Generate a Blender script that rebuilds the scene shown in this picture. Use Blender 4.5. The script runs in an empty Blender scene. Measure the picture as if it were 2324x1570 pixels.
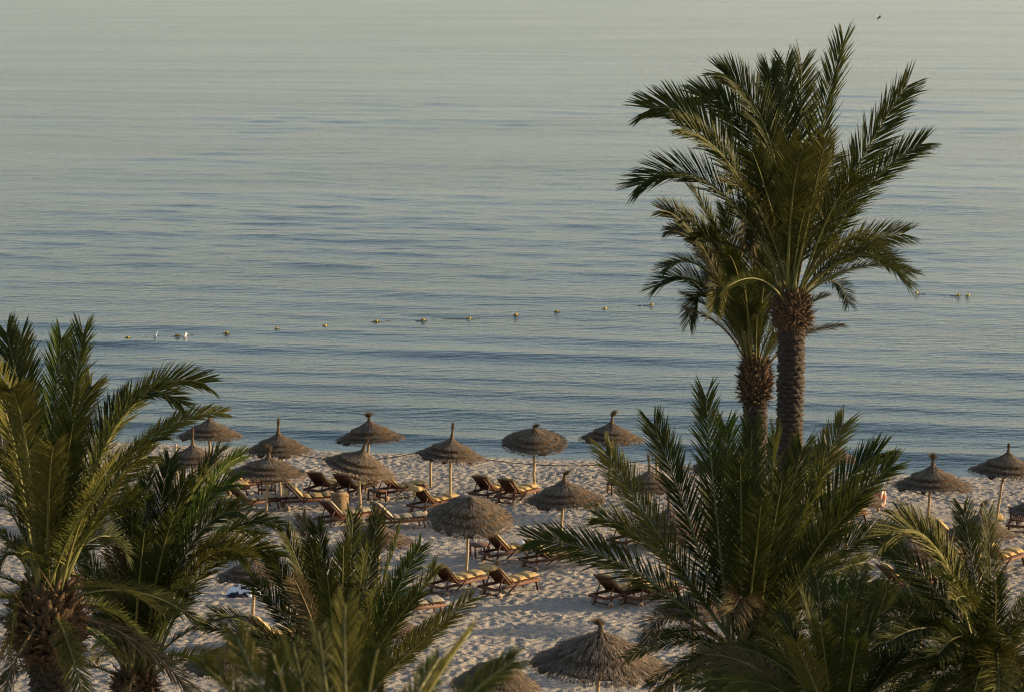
import bpy, math, random
import numpy as np
from mathutils import Vector, Matrix, Quaternion

# ------------------------------------------------------------------ camera, sky, sun, exposure
SC = bpy.context.scene
C = SC.collection
R = math.radians
F = 6455.0                      # focal length in units of a 2324 px wide picture (100 mm on 36 mm)
CAM_H = 22.4
PITCH = math.atan(935.0 / F)
cam_d = bpy.data.cameras.new('camera'); cam = bpy.data.objects.new('camera', cam_d); C.objects.link(cam)
cam.location = (0, 0, CAM_H); cam.rotation_euler = (math.pi / 2 - PITCH, 0, 0)
cam_d.lens = 100; cam_d.sensor_width = 36; cam_d.clip_start = 0.5; cam_d.clip_end = 60000
cam_d.dof.use_dof = True; cam_d.dof.focus_distance = 92; cam_d.dof.aperture_fstop = 8
SC.camera = cam

SUN_EL, SUN_AZ = R(9.5), R(80)  # azimuth clockwise from straight ahead (+Y): low, to the right
w = bpy.data.worlds.new('World'); SC.world = w; w.use_nodes = True
wn = w.node_tree.nodes; wl = w.node_tree.links
sky = wn.new('ShaderNodeTexSky'); sky.sky_type = 'NISHITA'; sky.sun_disc = False
sky.sun_elevation = SUN_EL; sky.sun_rotation = SUN_AZ
sky.air_density = 0.79; sky.dust_density = 1.0; sky.ozone_density = 0.0; sky.altitude = 0
tint = wn.new('ShaderNodeMix'); tint.data_type = 'RGBA'; tint.blend_type = 'MULTIPLY'; tint.inputs[0].default_value = 1.0
tint.inputs[7].default_value = (1.06, 0.985, 1.0, 1)       # the evening air is a little rosier than the model's
bg = wn['Background']; wl.new(sky.outputs[0], tint.inputs[6]); wl.new(tint.outputs[2], bg.inputs[0]); bg.inputs[1].default_value = 0.13
sun_d = bpy.data.lights.new('sun', 'SUN'); sun_d.energy = 5.0; sun_d.angle = R(0.6); sun_d.color = (1.0, 0.73, 0.43)
sun = bpy.data.objects.new('sun', sun_d); C.objects.link(sun)
SDIR = Vector((math.sin(SUN_AZ) * math.cos(SUN_EL), math.cos(SUN_AZ) * math.cos(SUN_EL), math.sin(SUN_EL)))
sun.rotation_mode = 'QUATERNION'; sun.rotation_quaternion = SDIR.to_track_quat('Z', 'Y')
SC.cycles.filter_width = 1.1; SC.cycles.use_denoising = True; SC.cycles.denoiser = 'OPENIMAGEDENOISE'; SC.cycles.denoising_prefilter = 'ACCURATE'; SC.cycles.denoising_input_passes = 'RGB_ALBEDO_NORMAL'
SC.view_settings.view_transform = 'Standard'; SC.view_settings.look = 'None'
SC.view_settings.exposure = 0.88; SC.view_settings.gamma = 1.0; SC.view_settings.use_curve_mapping = False

# ------------------------------------------------------------------ helpers
rng = np.random.default_rng(7)
random.seed(7)
_c, _s = math.cos(PITCH), math.sin(PITCH)

def ray(px, py):
    a, b = (px - 1162.0) / F, (785.0 - py) / F
    return Vector((a, _c + b * _s, -_s + b * _c))          # scaled so that the depth along the axis is 1

def at(px, py, depth):
    """the point at that depth (metres in front of the camera) seen at that place of the picture"""
    return Vector((0, 0, CAM_H)) + ray(px, py) * depth

def shore_y(x):
    return 123.0 - 0.22 * (x + 12.4)

_ZS = [-400, -60, -10, -1.5, 0, 1.2, 3.0, 6, 12, 30, 50, 60, 90, 400]
_ZZ = [-12, -4, -0.7, -0.16, 0.02, 0.34, 0.52, 0.66, 0.85, 1.3, 2.2, 2.8, 3.2, 3.4]
def ground_z(x, y):
    return np.interp(shore_y(x) - y, _ZS, _ZZ)

def on_ground(px, py, up=0.0):
    r = ray(px, py); lo, hi = 40.0, 135.0
    for _ in range(50):
        m = 0.5 * (lo + hi)
        if CAM_H + r.z * m > ground_z(r.x * m, r.y * m) + up: lo = m
        else: hi = m
    return Vector((0, 0, CAM_H)) + r * lo, lo

def mesh_np(name, V, quads=None, tris=None, smooth=False, mat_ids=None):
    me = bpy.data.meshes.new(name)
    V = np.asarray(V, dtype=np.float32).reshape(-1, 3)
    q = np.zeros((0, 4), np.int32) if quads is None or len(quads) == 0 else np.asarray(quads, np.int32)
    t = np.zeros((0, 3), np.int32) if tris is None or len(tris) == 0 else np.asarray(tris, np.int32)
    me.vertices.add(len(V)); me.vertices.foreach_set('co', V.ravel())
    n = len(q) + len(t)
    me.loops.add(q.size + t.size)
    me.loops.foreach_set('vertex_index', np.concatenate([q.ravel(), t.ravel()]))
    me.polygons.add(n)
    me.polygons.foreach_set('loop_start', np.concatenate([np.arange(len(q)) * 4, q.size + np.arange(len(t)) * 3]).astype(np.int32))
    if smooth: me.polygons.foreach_set('use_smooth', np.ones(n, bool))
    me.update(calc_edges=True)
    return me

def link(name, me, mat=None, parent=None):
    o = bpy.data.objects.new(name, me); C.objects.link(o)
    if mat is not None and me is not None and len(me.materials) == 0: me.materials.append(mat)
    if parent is not None: o.parent = parent
    return o

def empty(name, loc, rz=0.0):
    o = bpy.data.objects.new(name, None); C.objects.link(o); o.location = loc; o.rotation_euler = (0, 0, rz)
    o.empty_display_size = 0.3
    return o

def tag(o, label=None, cat=None, group=None, kind=None):
    if label: o['label'] = label
    if cat: o['category'] = cat
    if group: o['group'] = group
    if kind: o['kind'] = kind
    return o

class MB:
    """collects simple solids into one mesh"""
    def __init__(s): s.V, s.Q, s.T, s.n = [], [], [], 0
    def add(s, V, Q=None, T=None):
        V = np.asarray(V, float).reshape(-1, 3); s.V.append(V)
        if Q is not None and len(Q): s.Q.append(np.asarray(Q) + s.n)
        if T is not None and len(T): s.T.append(np.asarray(T) + s.n)
        s.n += len(V)
    def box(s, c, d, M=None, bev=0.0):
        hx, hy, hz = d[0] / 2, d[1] / 2, d[2] / 2
        if bev <= 0:
            V = np.array([[x, y, z] for x in (-hx, hx) for y in (-hy, hy) for z in (-hz, hz)])
            Q = [[0, 1, 3, 2], [4, 6, 7, 5], [0, 4, 5, 1], [2, 3, 7, 6], [0, 2, 6, 4], [1, 5, 7, 3]]
        else:                                               # chamfer the four long edges (long axis = x)
            b = bev
            ring = [(-hy, -hz + b), (-hy + b, -hz), (hy - b, -hz), (hy, -hz + b), (hy, hz - b), (hy - b, hz), (-hy + b, hz), (-hy, hz - b)]
            V = np.array([[-hx, y, z] for y, z in ring] + [[hx, y, z] for y, z in ring])
            Q = [[i, (i + 1) % 8, 8 + (i + 1) % 8, 8 + i] for i in range(8)] + [[0, 7, 6, 5], [0, 5, 2, 1], [5, 4, 3, 2], [8, 9, 10, 13], [8, 13, 14, 15], [10, 11, 12, 13]]
        if M is not None: V = V @ np.array(M).T
        s.add(V + np.array(c), Q)
    def bar(s, a, b, wy, wz, up=(0, 0, 1)):
        a, b = np.array(a, float), np.array(b, float); t = b - a; L = np.linalg.norm(t); t /= L
        sd = np.cross(up, t); sd /= np.linalg.norm(sd); n = np.cross(t, sd)
        s.box((a + b) / 2, (L, wy, wz), np.stack([t, sd, n], 1), bev=min(wy, wz) * 0.14)
    def tube(s, P, rad, seg=8, cap=True, wob=0.0):
        P = np.asarray(P, float); n = len(P); rad = np.broadcast_to(rad, (n,))
        T = np.gradient(P, axis=0); T /= np.linalg.norm(T, axis=1)[:, None] + 1e-9
        ref = np.array([1.0, 0, 0]) if abs(T[0][2]) > 0.8 else np.array([0, 0, 1.0])
        A = np.cross(T, ref); A /= np.linalg.norm(A, axis=1)[:, None] + 1e-9
        B = np.cross(T, A); th = np.arange(seg) / seg * 2 * np.pi
        rr = rad[:, None] * (1 + wob * rng.normal(size=(n, seg)))
        V = P[:, None] + rr[..., None] * (A[:, None] * np.cos(th)[None, :, None] + B[:, None] * np.sin(th)[None, :, None])
        i, j = np.meshgrid(np.arange(n - 1), np.arange(seg), indexing='ij'); j2 = (j + 1) % seg
        Q = np.stack([i * seg + j, (i + 1) * seg + j, (i + 1) * seg + j2, i * seg + j2], -1).reshape(-1, 4)
        V = V.reshape(-1, 3); Tr = []
        if cap:
            m = len(V); V = np.vstack([V, P[:1], P[-1:]])
            Tr = [[m, k, (k + 1) % seg] for k in range(seg)] + [[m + 1, (n - 1) * seg + (k + 1) % seg, (n - 1) * seg + k] for k in range(seg)]
        s.add(V, Q, Tr)
    def mesh(s, name, smooth=False):
        return mesh_np(name, np.vstack(s.V), np.vstack(s.Q) if s.Q else None, np.vstack(s.T) if s.T else None, smooth)
    def build(s, name, mat, parent=None, smooth=False):
        return link(name, s.mesh(name, smooth), mat, parent)

# ------------------------------------------------------------------ materials
def new_mat(name):
    m = bpy.data.materials.new(name); m.use_nodes = True
    nt = m.node_tree; return m, nt, nt.nodes, nt.links, nt.nodes['Principled BSDF']

def varied(name, cols, rough=0.8, rand=True, noise_scale=6.0, noise_amt=0.5, stretch=None, bump=0.0, bump_scale=30.0, transl=0.0, spec=0.3, obj_rand=0.0):
    """colour ramp over (random per piece) mixed with a noise: grain and wear of the stuff itself"""
    m, nt, N, L, P = new_mat(name)
    ramp = N.new('ShaderNodeValToRGB'); el = ramp.color_ramp.elements
    while len(el) < len(cols): el.new(0.5)
    for i, c in enumerate(cols):
        el[i].position = i / max(1, len(cols) - 1); el[i].color = (*c, 1)
    tc = N.new('ShaderNodeTexCoord'); mp = N.new('ShaderNodeMapping'); L.new(tc.outputs['Object'], mp.inputs[0])
    if stretch: mp.inputs['Scale'].default_value = stretch
    no = N.new('ShaderNodeTexNoise'); no.inputs['Scale'].default_value = noise_scale; no.inputs['Detail'].default_value = 4
    L.new(mp.outputs[0], no.inputs['Vector'])
    ge = N.new('ShaderNodeNewGeometry')
    mix = N.new('ShaderNodeMix'); mix.data_type = 'FLOAT'; mix.inputs[0].default_value = noise_amt if rand else 1.0
    L.new(ge.outputs['Random Per Island'], mix.inputs[2]); L.new(no.outputs['Fac'], mix.inputs[3])
    src = mix.outputs[0]
    if obj_rand > 0:
        oi = N.new('ShaderNodeObjectInfo'); mx2 = N.new('ShaderNodeMix'); mx2.data_type = 'FLOAT'; mx2.inputs[0].default_value = obj_rand
        L.new(src, mx2.inputs[2]); L.new(oi.outputs['Random'], mx2.inputs[3]); src = mx2.outputs[0]
    L.new(src, ramp.inputs[0]); L.new(ramp.outputs[0], P.inputs['Base Color'])
    P.inputs['Roughness'].default_value = rough; P.inputs['Specular IOR Level'].default_value = spec
    if bump > 0:
        n2 = N.new('ShaderNodeTexNoise'); n2.inputs['Scale'].default_value = bump_scale; n2.inputs['Detail'].default_value = 5
        L.new(mp.outputs[0], n2.inputs['Vector'])
        bp = N.new('ShaderNodeBump'); bp.inputs['Distance'].default_value = bump; bp.inputs['Strength'].default_value = 0.8
        L.new(n2.outputs['Fac'], bp.inputs['Height']); L.new(bp.outputs[0], P.inputs['Normal'])
    if transl > 0:
        tr = N.new('ShaderNodeBsdfTranslucent'); ms = N.new('ShaderNodeMixShader'); ms.inputs[0].default_value = transl
        L.new(ramp.outputs[0], tr.inputs[0]); L.new(P.outputs[0], ms.inputs[1]); L.new(tr.outputs[0], ms.inputs[2])
        L.new(ms.outputs[0], N['Material Output'].inputs[0])
    return m

M = {}
M['leaf'] = varied('palm_leaf', [(0.014, 0.024, 0.007), (0.040, 0.052, 0.010), (0.095, 0.096, 0.018)], 0.55, noise_scale=1.2, noise_amt=0.4, transl=0.3, spec=0.12, obj_rand=0.35)
M['leaf_fresh'] = varied('palm_leaf_fresh', [(0.025, 0.05, 0.006), (0.055, 0.085, 0.010)], 0.55, noise_scale=1.2, transl=0.25, spec=0.12)
M['leaf_pale_sunlit'] = varied('palm_leaf_pale_sunlit', [(0.060, 0.064, 0.014), (0.145, 0.136, 0.030)], 0.6, noise_scale=1.2, transl=0.2, spec=0.1)  # paler yellow tone: sunlight painted into fronds that look lit, also mixed into fill
M['leaf_dry'] = varied('palm_leaf_dry', [(0.042, 0.032, 0.013), (0.085, 0.066, 0.027), (0.046, 0.05, 0.013)], 0.7, noise_scale=1.5, transl=0.12)
M['rib'] = varied('palm_midrib', [(0.10, 0.11, 0.03), (0.17, 0.16, 0.05)], 0.5, rand=False, noise_scale=3)
M['rib_dry'] = varied('palm_midrib_dry', [(0.12, 0.08, 0.035), (0.2, 0.14, 0.07)], 0.7, rand=False, noise_scale=3)
M['bark'] = varied('palm_bark', [(0.012, 0.0095, 0.0075), (0.034, 0.027, 0.021), (0.085, 0.069, 0.053)], 0.95, noise_scale=5, noise_amt=0.5, bump=0.02, bump_scale=14)
M['boot'] = varied('palm_boot', [(0.03, 0.019, 0.011), (0.085, 0.054, 0.028), (0.17, 0.105, 0.052)], 0.9, noise_scale=5, noise_amt=0.45, bump=0.015, bump_scale=18, obj_rand=0.3)
M['straw'] = varied('thatch_straw', [(0.045, 0.035, 0.025), (0.135, 0.105, 0.073), (0.31, 0.25, 0.175)], 0.9, noise_scale=3, noise_amt=0.3)
M['thatch'] = varied('thatch_body', [(0.035, 0.027, 0.019), (0.09, 0.07, 0.047)], 0.95, rand=False, noise_scale=14, stretch=(1, 1, 0.4), bump=0.02, bump_scale=30)
M['fringe'] = varied('thatch_cut_ends', [(0.04, 0.021, 0.009), (0.12, 0.066, 0.029), (0.25, 0.145, 0.065)], 0.9, noise_scale=4, noise_amt=0.3)
M['tuft'] = varied('thatch_tuft', [(0.06, 0.042, 0.022), (0.18, 0.125, 0.065)], 0.9, noise_scale=4, noise_amt=0.3)
M['pole'] = varied('parasol_pole_wood', [(0.17, 0.115, 0.06), (0.32, 0.24, 0.14), (0.42, 0.34, 0.22)], 0.8, rand=False, noise_scale=5, stretch=(4, 4, 0.5), bump=0.01, bump_scale=20)
M['teak'] = varied('teak_wood', [(0.04, 0.016, 0.009), (0.085, 0.034, 0.017), (0.14, 0.062, 0.028)], 0.6, noise_scale=5, noise_amt=0.5, stretch=(1, 6, 6), bump=0.003, bump_scale=30)
M['cushion'] = varied('cushion_cloth', [(0.36, 0.26, 0.11), (0.47, 0.35, 0.16)], 0.95, rand=False, noise_scale=7, bump=0.012, bump_scale=9)
M['cushion_pale'] = varied('cushion_cloth_faded', [(0.31, 0.26, 0.18), (0.39, 0.34, 0.25)], 0.95, rand=False, noise_scale=7, bump=0.012, bump_scale=9)
M['wheel'] = varied('wheel_plastic', [(0.17, 0.13, 0.09), (0.27, 0.21, 0.155)], 0.7, rand=False, noise_scale=8)
M['rope'] = varied('old_rope', [(0.06, 0.045, 0.03), (0.12, 0.09, 0.06)], 0.95, rand=False, noise_scale=20)
M['float'] = varied('buoy_yellow', [(0.50, 0.34, 0.02), (0.62, 0.44, 0.04)], 0.5, rand=False, noise_scale=4)
M['float_dark'] = varied('buoy_dark_band', [(0.03, 0.03, 0.015), (0.07, 0.06, 0.02)], 0.7, rand=False, noise_scale=8)
M['white'] = varied('white_plastic', [(0.72, 0.70, 0.66), (0.8, 0.78, 0.74)], 0.45, rand=False, noise_scale=3)
M['ring_pink'] = varied('lifebuoy_faded_pink', [(0.42, 0.16, 0.12), (0.54, 0.27, 0.20)], 0.6, rand=False, noise_scale=3)
M['ring_white'] = varied('lifebuoy_white', [(0.45, 0.38, 0.30), (0.55, 0.48, 0.40)], 0.6, rand=False, noise_scale=3)
M['metal'] = varied('grey_metal_pole', [(0.30, 0.30, 0.29), (0.45, 0.44, 0.42)], 0.4, rand=False, noise_scale=5)
M['cloth_white'] = varied('white_cloth', [(0.62, 0.66, 0.74), (0.78, 0.80, 0.84)], 0.9, rand=False, noise_scale=5, bump=0.01, bump_scale=8)
M['cloth_dark'] = varied('dark_blue_cloth', [(0.008, 0.010, 0.02), (0.02, 0.022, 0.035)], 0.9, rand=False, noise_scale=5, bump=0.01, bump_scale=8)
M['panel'] = varied('pale_board', [(0.20, 0.135, 0.07), (0.27, 0.19, 0.10)], 0.8, rand=False, noise_scale=6, stretch=(4, 4, .6))
M['feather'] = varied('dark_feather', [(0.012, 0.012, 0.012), (0.03, 0.03, 0.03)], 0.8, rand=False)
M['bottle'] = varied('bottle_plastic', [(0.45, 0.50, 0.52), (0.6, 0.64, 0.66)], 0.2, rand=False)

def sand_material():
    m, nt, N, L, P = new_mat('sand')
    tc = N.new('ShaderNodeTexCoord')
    n1 = N.new('ShaderNodeTexNoise'); n1.inputs['Scale'].default_value = 0.35; n1.inputs['Detail'].default_value = 6
    n2 = N.new('ShaderNodeTexNoise'); n2.inputs['Scale'].default_value = 9; n2.inputs['Detail'].default_value = 6
    L.new(tc.outputs['Object'], n1.inputs['Vector']); L.new(tc.outputs['Object'], n2.inputs['Vector'])
    mx = N.new('ShaderNodeMix'); mx.data_type = 'FLOAT'; mx.inputs[0].default_value = 0.5
    L.new(n1.outputs['Fac'], mx.inputs[2]); L.new(n2.outputs['Fac'], mx.inputs[3])
    ra = N.new('ShaderNodeValToRGB'); e = ra.color_ramp.elements
    e[0].position = 0.3; e[0].color = (0.27, 0.242, 0.198, 1); e[1].position = 0.7; e[1].color = (0.37, 0.338, 0.281, 1)
    L.new(mx.outputs[0], ra.inputs[0])
    # wet sand next to the water line, by height
    sp = N.new('ShaderNodeSeparateXYZ'); L.new(tc.outputs['Object'], sp.inputs[0])
    mr = N.new('ShaderNodeMapRange'); mr.inputs[1].default_value = 0.10; mr.inputs[2].default_value = 0.24
    L.new(sp.outputs['Z'], mr.inputs[0])
    m2 = N.new('ShaderNodeMix'); m2.data_type = 'RGBA'
    L.new(mr.outputs[0], m2.inputs[0]); m2.inputs[6].default_value = (0.13, 0.11, 0.085, 1); L.new(ra.outputs[0], m2.inputs[7])
    L.new(m2.outputs[2], P.inputs['Base Color'])
    ro = N.new('ShaderNodeMapRange'); ro.inputs[3].default_value = 0.35; ro.inputs[4].default_value = 0.95
    L.new(mr.outputs[0], ro.inputs[0]); L.new(ro.outputs[0], P.inputs['Roughness'])
    P.inputs['Specular IOR Level'].default_value = 0.2
    n3 = N.new('ShaderNodeTexNoise'); n3.inputs['Scale'].default_value = 11; n3.inputs['Detail'].default_value = 7
    L.new(tc.outputs['Object'], n3.inputs['Vector'])
    bp = N.new('ShaderNodeBump'); bp.inputs['Distance'].default_value = 0.05; bp.inputs['Strength'].default_value = 0.6
    L.new(n3.outputs['Fac'], bp.inputs['Height']); L.new(bp.outputs[0], P.inputs['Normal'])
    return m

def sea_material():
    m, nt, N, L, P = new_mat('sea_water')
    P.inputs['Base Color'].default_value = (0.012, 0.045, 0.050, 1)
    P.inputs['Roughness'].default_value = 0.17; P.inputs['IOR'].default_value = 1.333
    tc = N.new('ShaderNodeTexCoord')
    def layer(scale, sx, sy, detail, rot):
        mp = N.new('ShaderNodeMapping'); mp.inputs['Rotation'].default_value = (0, 0, rot); mp.inputs['Scale'].default_value = (sx, sy, 1)
        L.new(tc.outputs['Object'], mp.inputs[0])
        no = N.new('ShaderNodeTexNoise'); no.inputs['Scale'].default_value = scale; no.inputs['Detail'].default_value = detail
        no.inputs['Roughness'].default_value = 0.55; L.new(mp.outputs[0], no.inputs['Vector']); return no
    a = layer(0.42, 0.42, 1.0, 4, R(12)); b = layer(1.7, 0.4, 1.0, 4, R(6)); g = layer(0.03, 0.5, 1.0, 4, R(10))
    pr = N.new('ShaderNodeMapRange'); pr.inputs[1].default_value = 0.35; pr.inputs[2].default_value = 0.68; pr.inputs[3].default_value = 0.5; pr.inputs[4].default_value = 0.9
    L.new(g.outputs['Fac'], pr.inputs[0])                     # calm patches and ruffled patches
    b1 = N.new('ShaderNodeBump'); b1.inputs['Distance'].default_value = 0.05; L.new(a.outputs['Fac'], b1.inputs['Height']); L.new(pr.outputs[0], b1.inputs['Strength'])
    b2 = N.new('ShaderNodeBump'); b2.inputs['Distance'].default_value = 0.16; L.new(b.outputs['Fac'], b2.inputs['Height']); L.new(pr.outputs[0], b2.inputs['Strength'])
    L.new(b1.outputs[0], b2.inputs['Normal']); L.new(b2.outputs[0], P.inputs['Normal'])
    return m

# ------------------------------------------------------------------ the beach and the sea
def vnoise(x, y, scale, seed):
    """smooth value noise on arrays"""
    g = np.random.default_rng(seed).random((256, 256)); u, v = x / scale, y / scale
    i, j = np.floor(u).astype(int), np.floor(v).astype(int); fu, fv = u - i, v - j
    fu = fu * fu * (3 - 2 * fu); fv = fv * fv * (3 - 2 * fv)
    a, b = g[i & 255, j & 255], g[(i + 1) & 255, j & 255]; c, d = g[i & 255, (j + 1) & 255], g[(i + 1) & 255, (j + 1) & 255]
    return (a * (1 - fu) + b * fu) * (1 - fv) + (c * (1 - fu) + d * fu) * fv - 0.5

def make_sand():
    st = 0.076
    xf = np.arange(-24, 24.001, st); yf = np.arange(70, 127.001, st)
    xs = np.concatenate([[-3000, -900, -300, -120, -60, -36], xf, [36, 60, 120, 300, 900, 3000]])
    ys = np.concatenate([[-400, -150, -60, -10, 20, 40, 55, 64], yf, [131, 134, 145, 170, 260, 500]])
    X, Y = np.meshgrid(xs, ys, indexing='xy')
    Z = ground_z(X, Y)
    s = shore_y(X) - Y
    dry = np.clip((s - 0.6) / 2.0, 0, 1)
    Z += 0.08 * vnoise(X, Y, 3.1, 1) * dry + 0.05 * vnoise(X, Y, 1.1, 2) * dry + 0.25 * vnoise(X, Y, 9, 3) * np.clip(s / 6, 0, 1)
    Z += 0.12 * vnoise(X, Y, 1.6, 12) * np.clip(1 - abs(s - 0.8) / 1.2, 0, 1)
    nx, ny = len(xf), len(yf)
    H = np.zeros((ny, nx))
    # footprints: pits with a raised heel rim, thousands of them, trampled over one another
    n = 52000
    cx = rng.uniform(0, nx, n); cy = rng.uniform(0, ny, n)
    le = rng.uniform(0.12, 0.26, n); wi = rng.uniform(0.07, 0.14, n); an = rng.normal(0.5, 0.9, n); de = rng.uniform(0.014, 0.046, n)
    dens = vnoise(cx * st, cy * st, 5.0, 5) + 0.5
    for k in range(n):
        if rng.random() > 0.45 + 0.9 * dens[k]: continue
        r_ = int(le[k] * 2.0 / st) + 1; i0, j0 = int(cx[k]), int(cy[k])
        a0, a1, b0, b1 = max(0, i0 - r_), min(nx, i0 + r_ + 1), max(0, j0 - r_), min(ny, j0 + r_ + 1)
        if a1 <= a0 or b1 <= b0: continue
        dx = (np.arange(a0, a1) - cx[k])[None, :] * st; dy = (np.arange(b0, b1) - cy[k])[:, None] * st
        ca, sa = math.cos(an[k]), math.sin(an[k]); u = (dx * ca + dy * sa) / le[k]; v = (-dx * sa + dy * ca) / wi[k]
        q = u * u + v * v
        H[b0:b1, a0:a1] += de[k] * (-np.exp(-q * 1.6) + 0.55 * np.exp(-(np.sqrt(q) - 1.25) ** 2 * 5))
    H = np.clip(H, -0.13, 0.12)
    i0 = 6; j0 = 8
    Z[j0:j0 + ny, i0:i0 + nx] += H * dry[j0:j0 + ny, i0:i0 + nx]
    V = np.stack([X, Y, Z], -1).reshape(-1, 3); w_ = len(xs)
    i, j = np.meshgrid(np.arange(len(ys) - 1), np.arange(w_ - 1), indexing='ij')
    Q = np.stack([i * w_ + j, i * w_ + j + 1, (i + 1) * w_ + j + 1, (i + 1) * w_ + j], -1).reshape(-1, 4)
    o = link('sand_beach', mesh_np('sand_beach', V, Q, smooth=True), sand_material())
    tag(o, 'trampled pale sand beach sloping down to the sea', None, None, 'structure')

def make_sea():
    ys = [106.0]
    while ys[-1] < 1500: ys.append(ys[-1] + max(0.13, 0.6 * ys[-1] ** 2 / 63700))
    ys = np.array(ys + [1800, 2500, 4000, 8000, 20000, 45000])
    us = np.concatenate([[-400, -60, -12, -4, -2, -1.4], np.linspace(-1.12, 1.12, 215), [1.4, 2, 4, 12, 60, 400]])
    U, Y = np.meshgrid(us, ys, indexing='xy')
    X = U * np.minimum(0.19 * Y + 4, 400)
    Z = np.zeros_like(X)
    dy = np.gradient(ys)[:, None] * np.ones_like(X)
    s = Y - shore_y(X)                                       # metres out from the water line
    g = np.random.default_rng(11)
    patch = np.clip(0.75 + 1.3 * vnoise(X, Y * 0.6, 26, 21) + 0.8 * vnoise(X, Y * 0.5, 9, 22), 0.15, 1.6)
    for k in range(60):
        lam = 1.6 * (9.0 / 1.6) ** g.random()
        th = R(-90 - 12.4) + g.normal(0, 0.33)
        kx, ky = math.cos(th) * 2 * math.pi / lam, math.sin(th) * 2 * math.pi / lam
        amp = 0.0010 * lam ** 0.9
        fade = np.clip((lam / dy - 2.5) / 2.5, 0, 1)
        Z += amp * fade * patch * np.sin(kx * X + ky * Y + g.random() * 6.28 + 1.2 * vnoise(X, Y, 14, 100 + k))
    # long swell that steepens as it reaches the shore
    near = np.clip(1 - s / 75.0, 0, 1) ** 1.0 * np.clip((s + 1) / 5, 0, 1)
    ph = s + 2.2 * vnoise(X, Y, 16, 31) + 0.05 * X * vnoise(X, Y, 60, 33)
    for lam, am in ((6.3, 0.12), (8.7, 0.11), (4.1, 0.035)):
        c_ = 0.5 + 0.5 * np.cos(2 * math.pi * ph / lam + lam)
        Z += near * am * (c_ ** 2.2 - 0.3) * np.clip(0.8 + 1.4 * vnoise(X, Y, 15, 35 + int(lam)), 0.1, 1.6)
    far = np.clip(s / 60, 0, 1) * np.clip((12 / dy - 2.5) / 2.5, 0, 1)
    for lam, am in ((11.0, 0.018), (17.0, 0.03)):
        Z += far * am * patch * np.sin(2 * math.pi * (s + 3 * vnoise(X, Y, 22, 51)) / lam)
    V = np.stack([X, Y, Z], -1).reshape(-1, 3); w_ = len(us)
    i, j = np.meshgrid(np.arange(len(ys) - 1), np.arange(w_ - 1), indexing='ij')
    Q = np.stack([i * w_ + j, i * w_ + j + 1, (i + 1) * w_ + j + 1, (i + 1) * w_ + j], -1).reshape(-1, 4)
    o = link('sea', mesh_np('sea', V, Q, smooth=True), sea_material())
    tag(o, 'calm rippled sea reflecting the evening sky', None, None, 'structure')

make_sand(); make_sea()

# ------------------------------------------------------------------ date palms
def nrm(v): return v / (np.linalg.norm(v, axis=-1, keepdims=True) + 1e-9)

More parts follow.
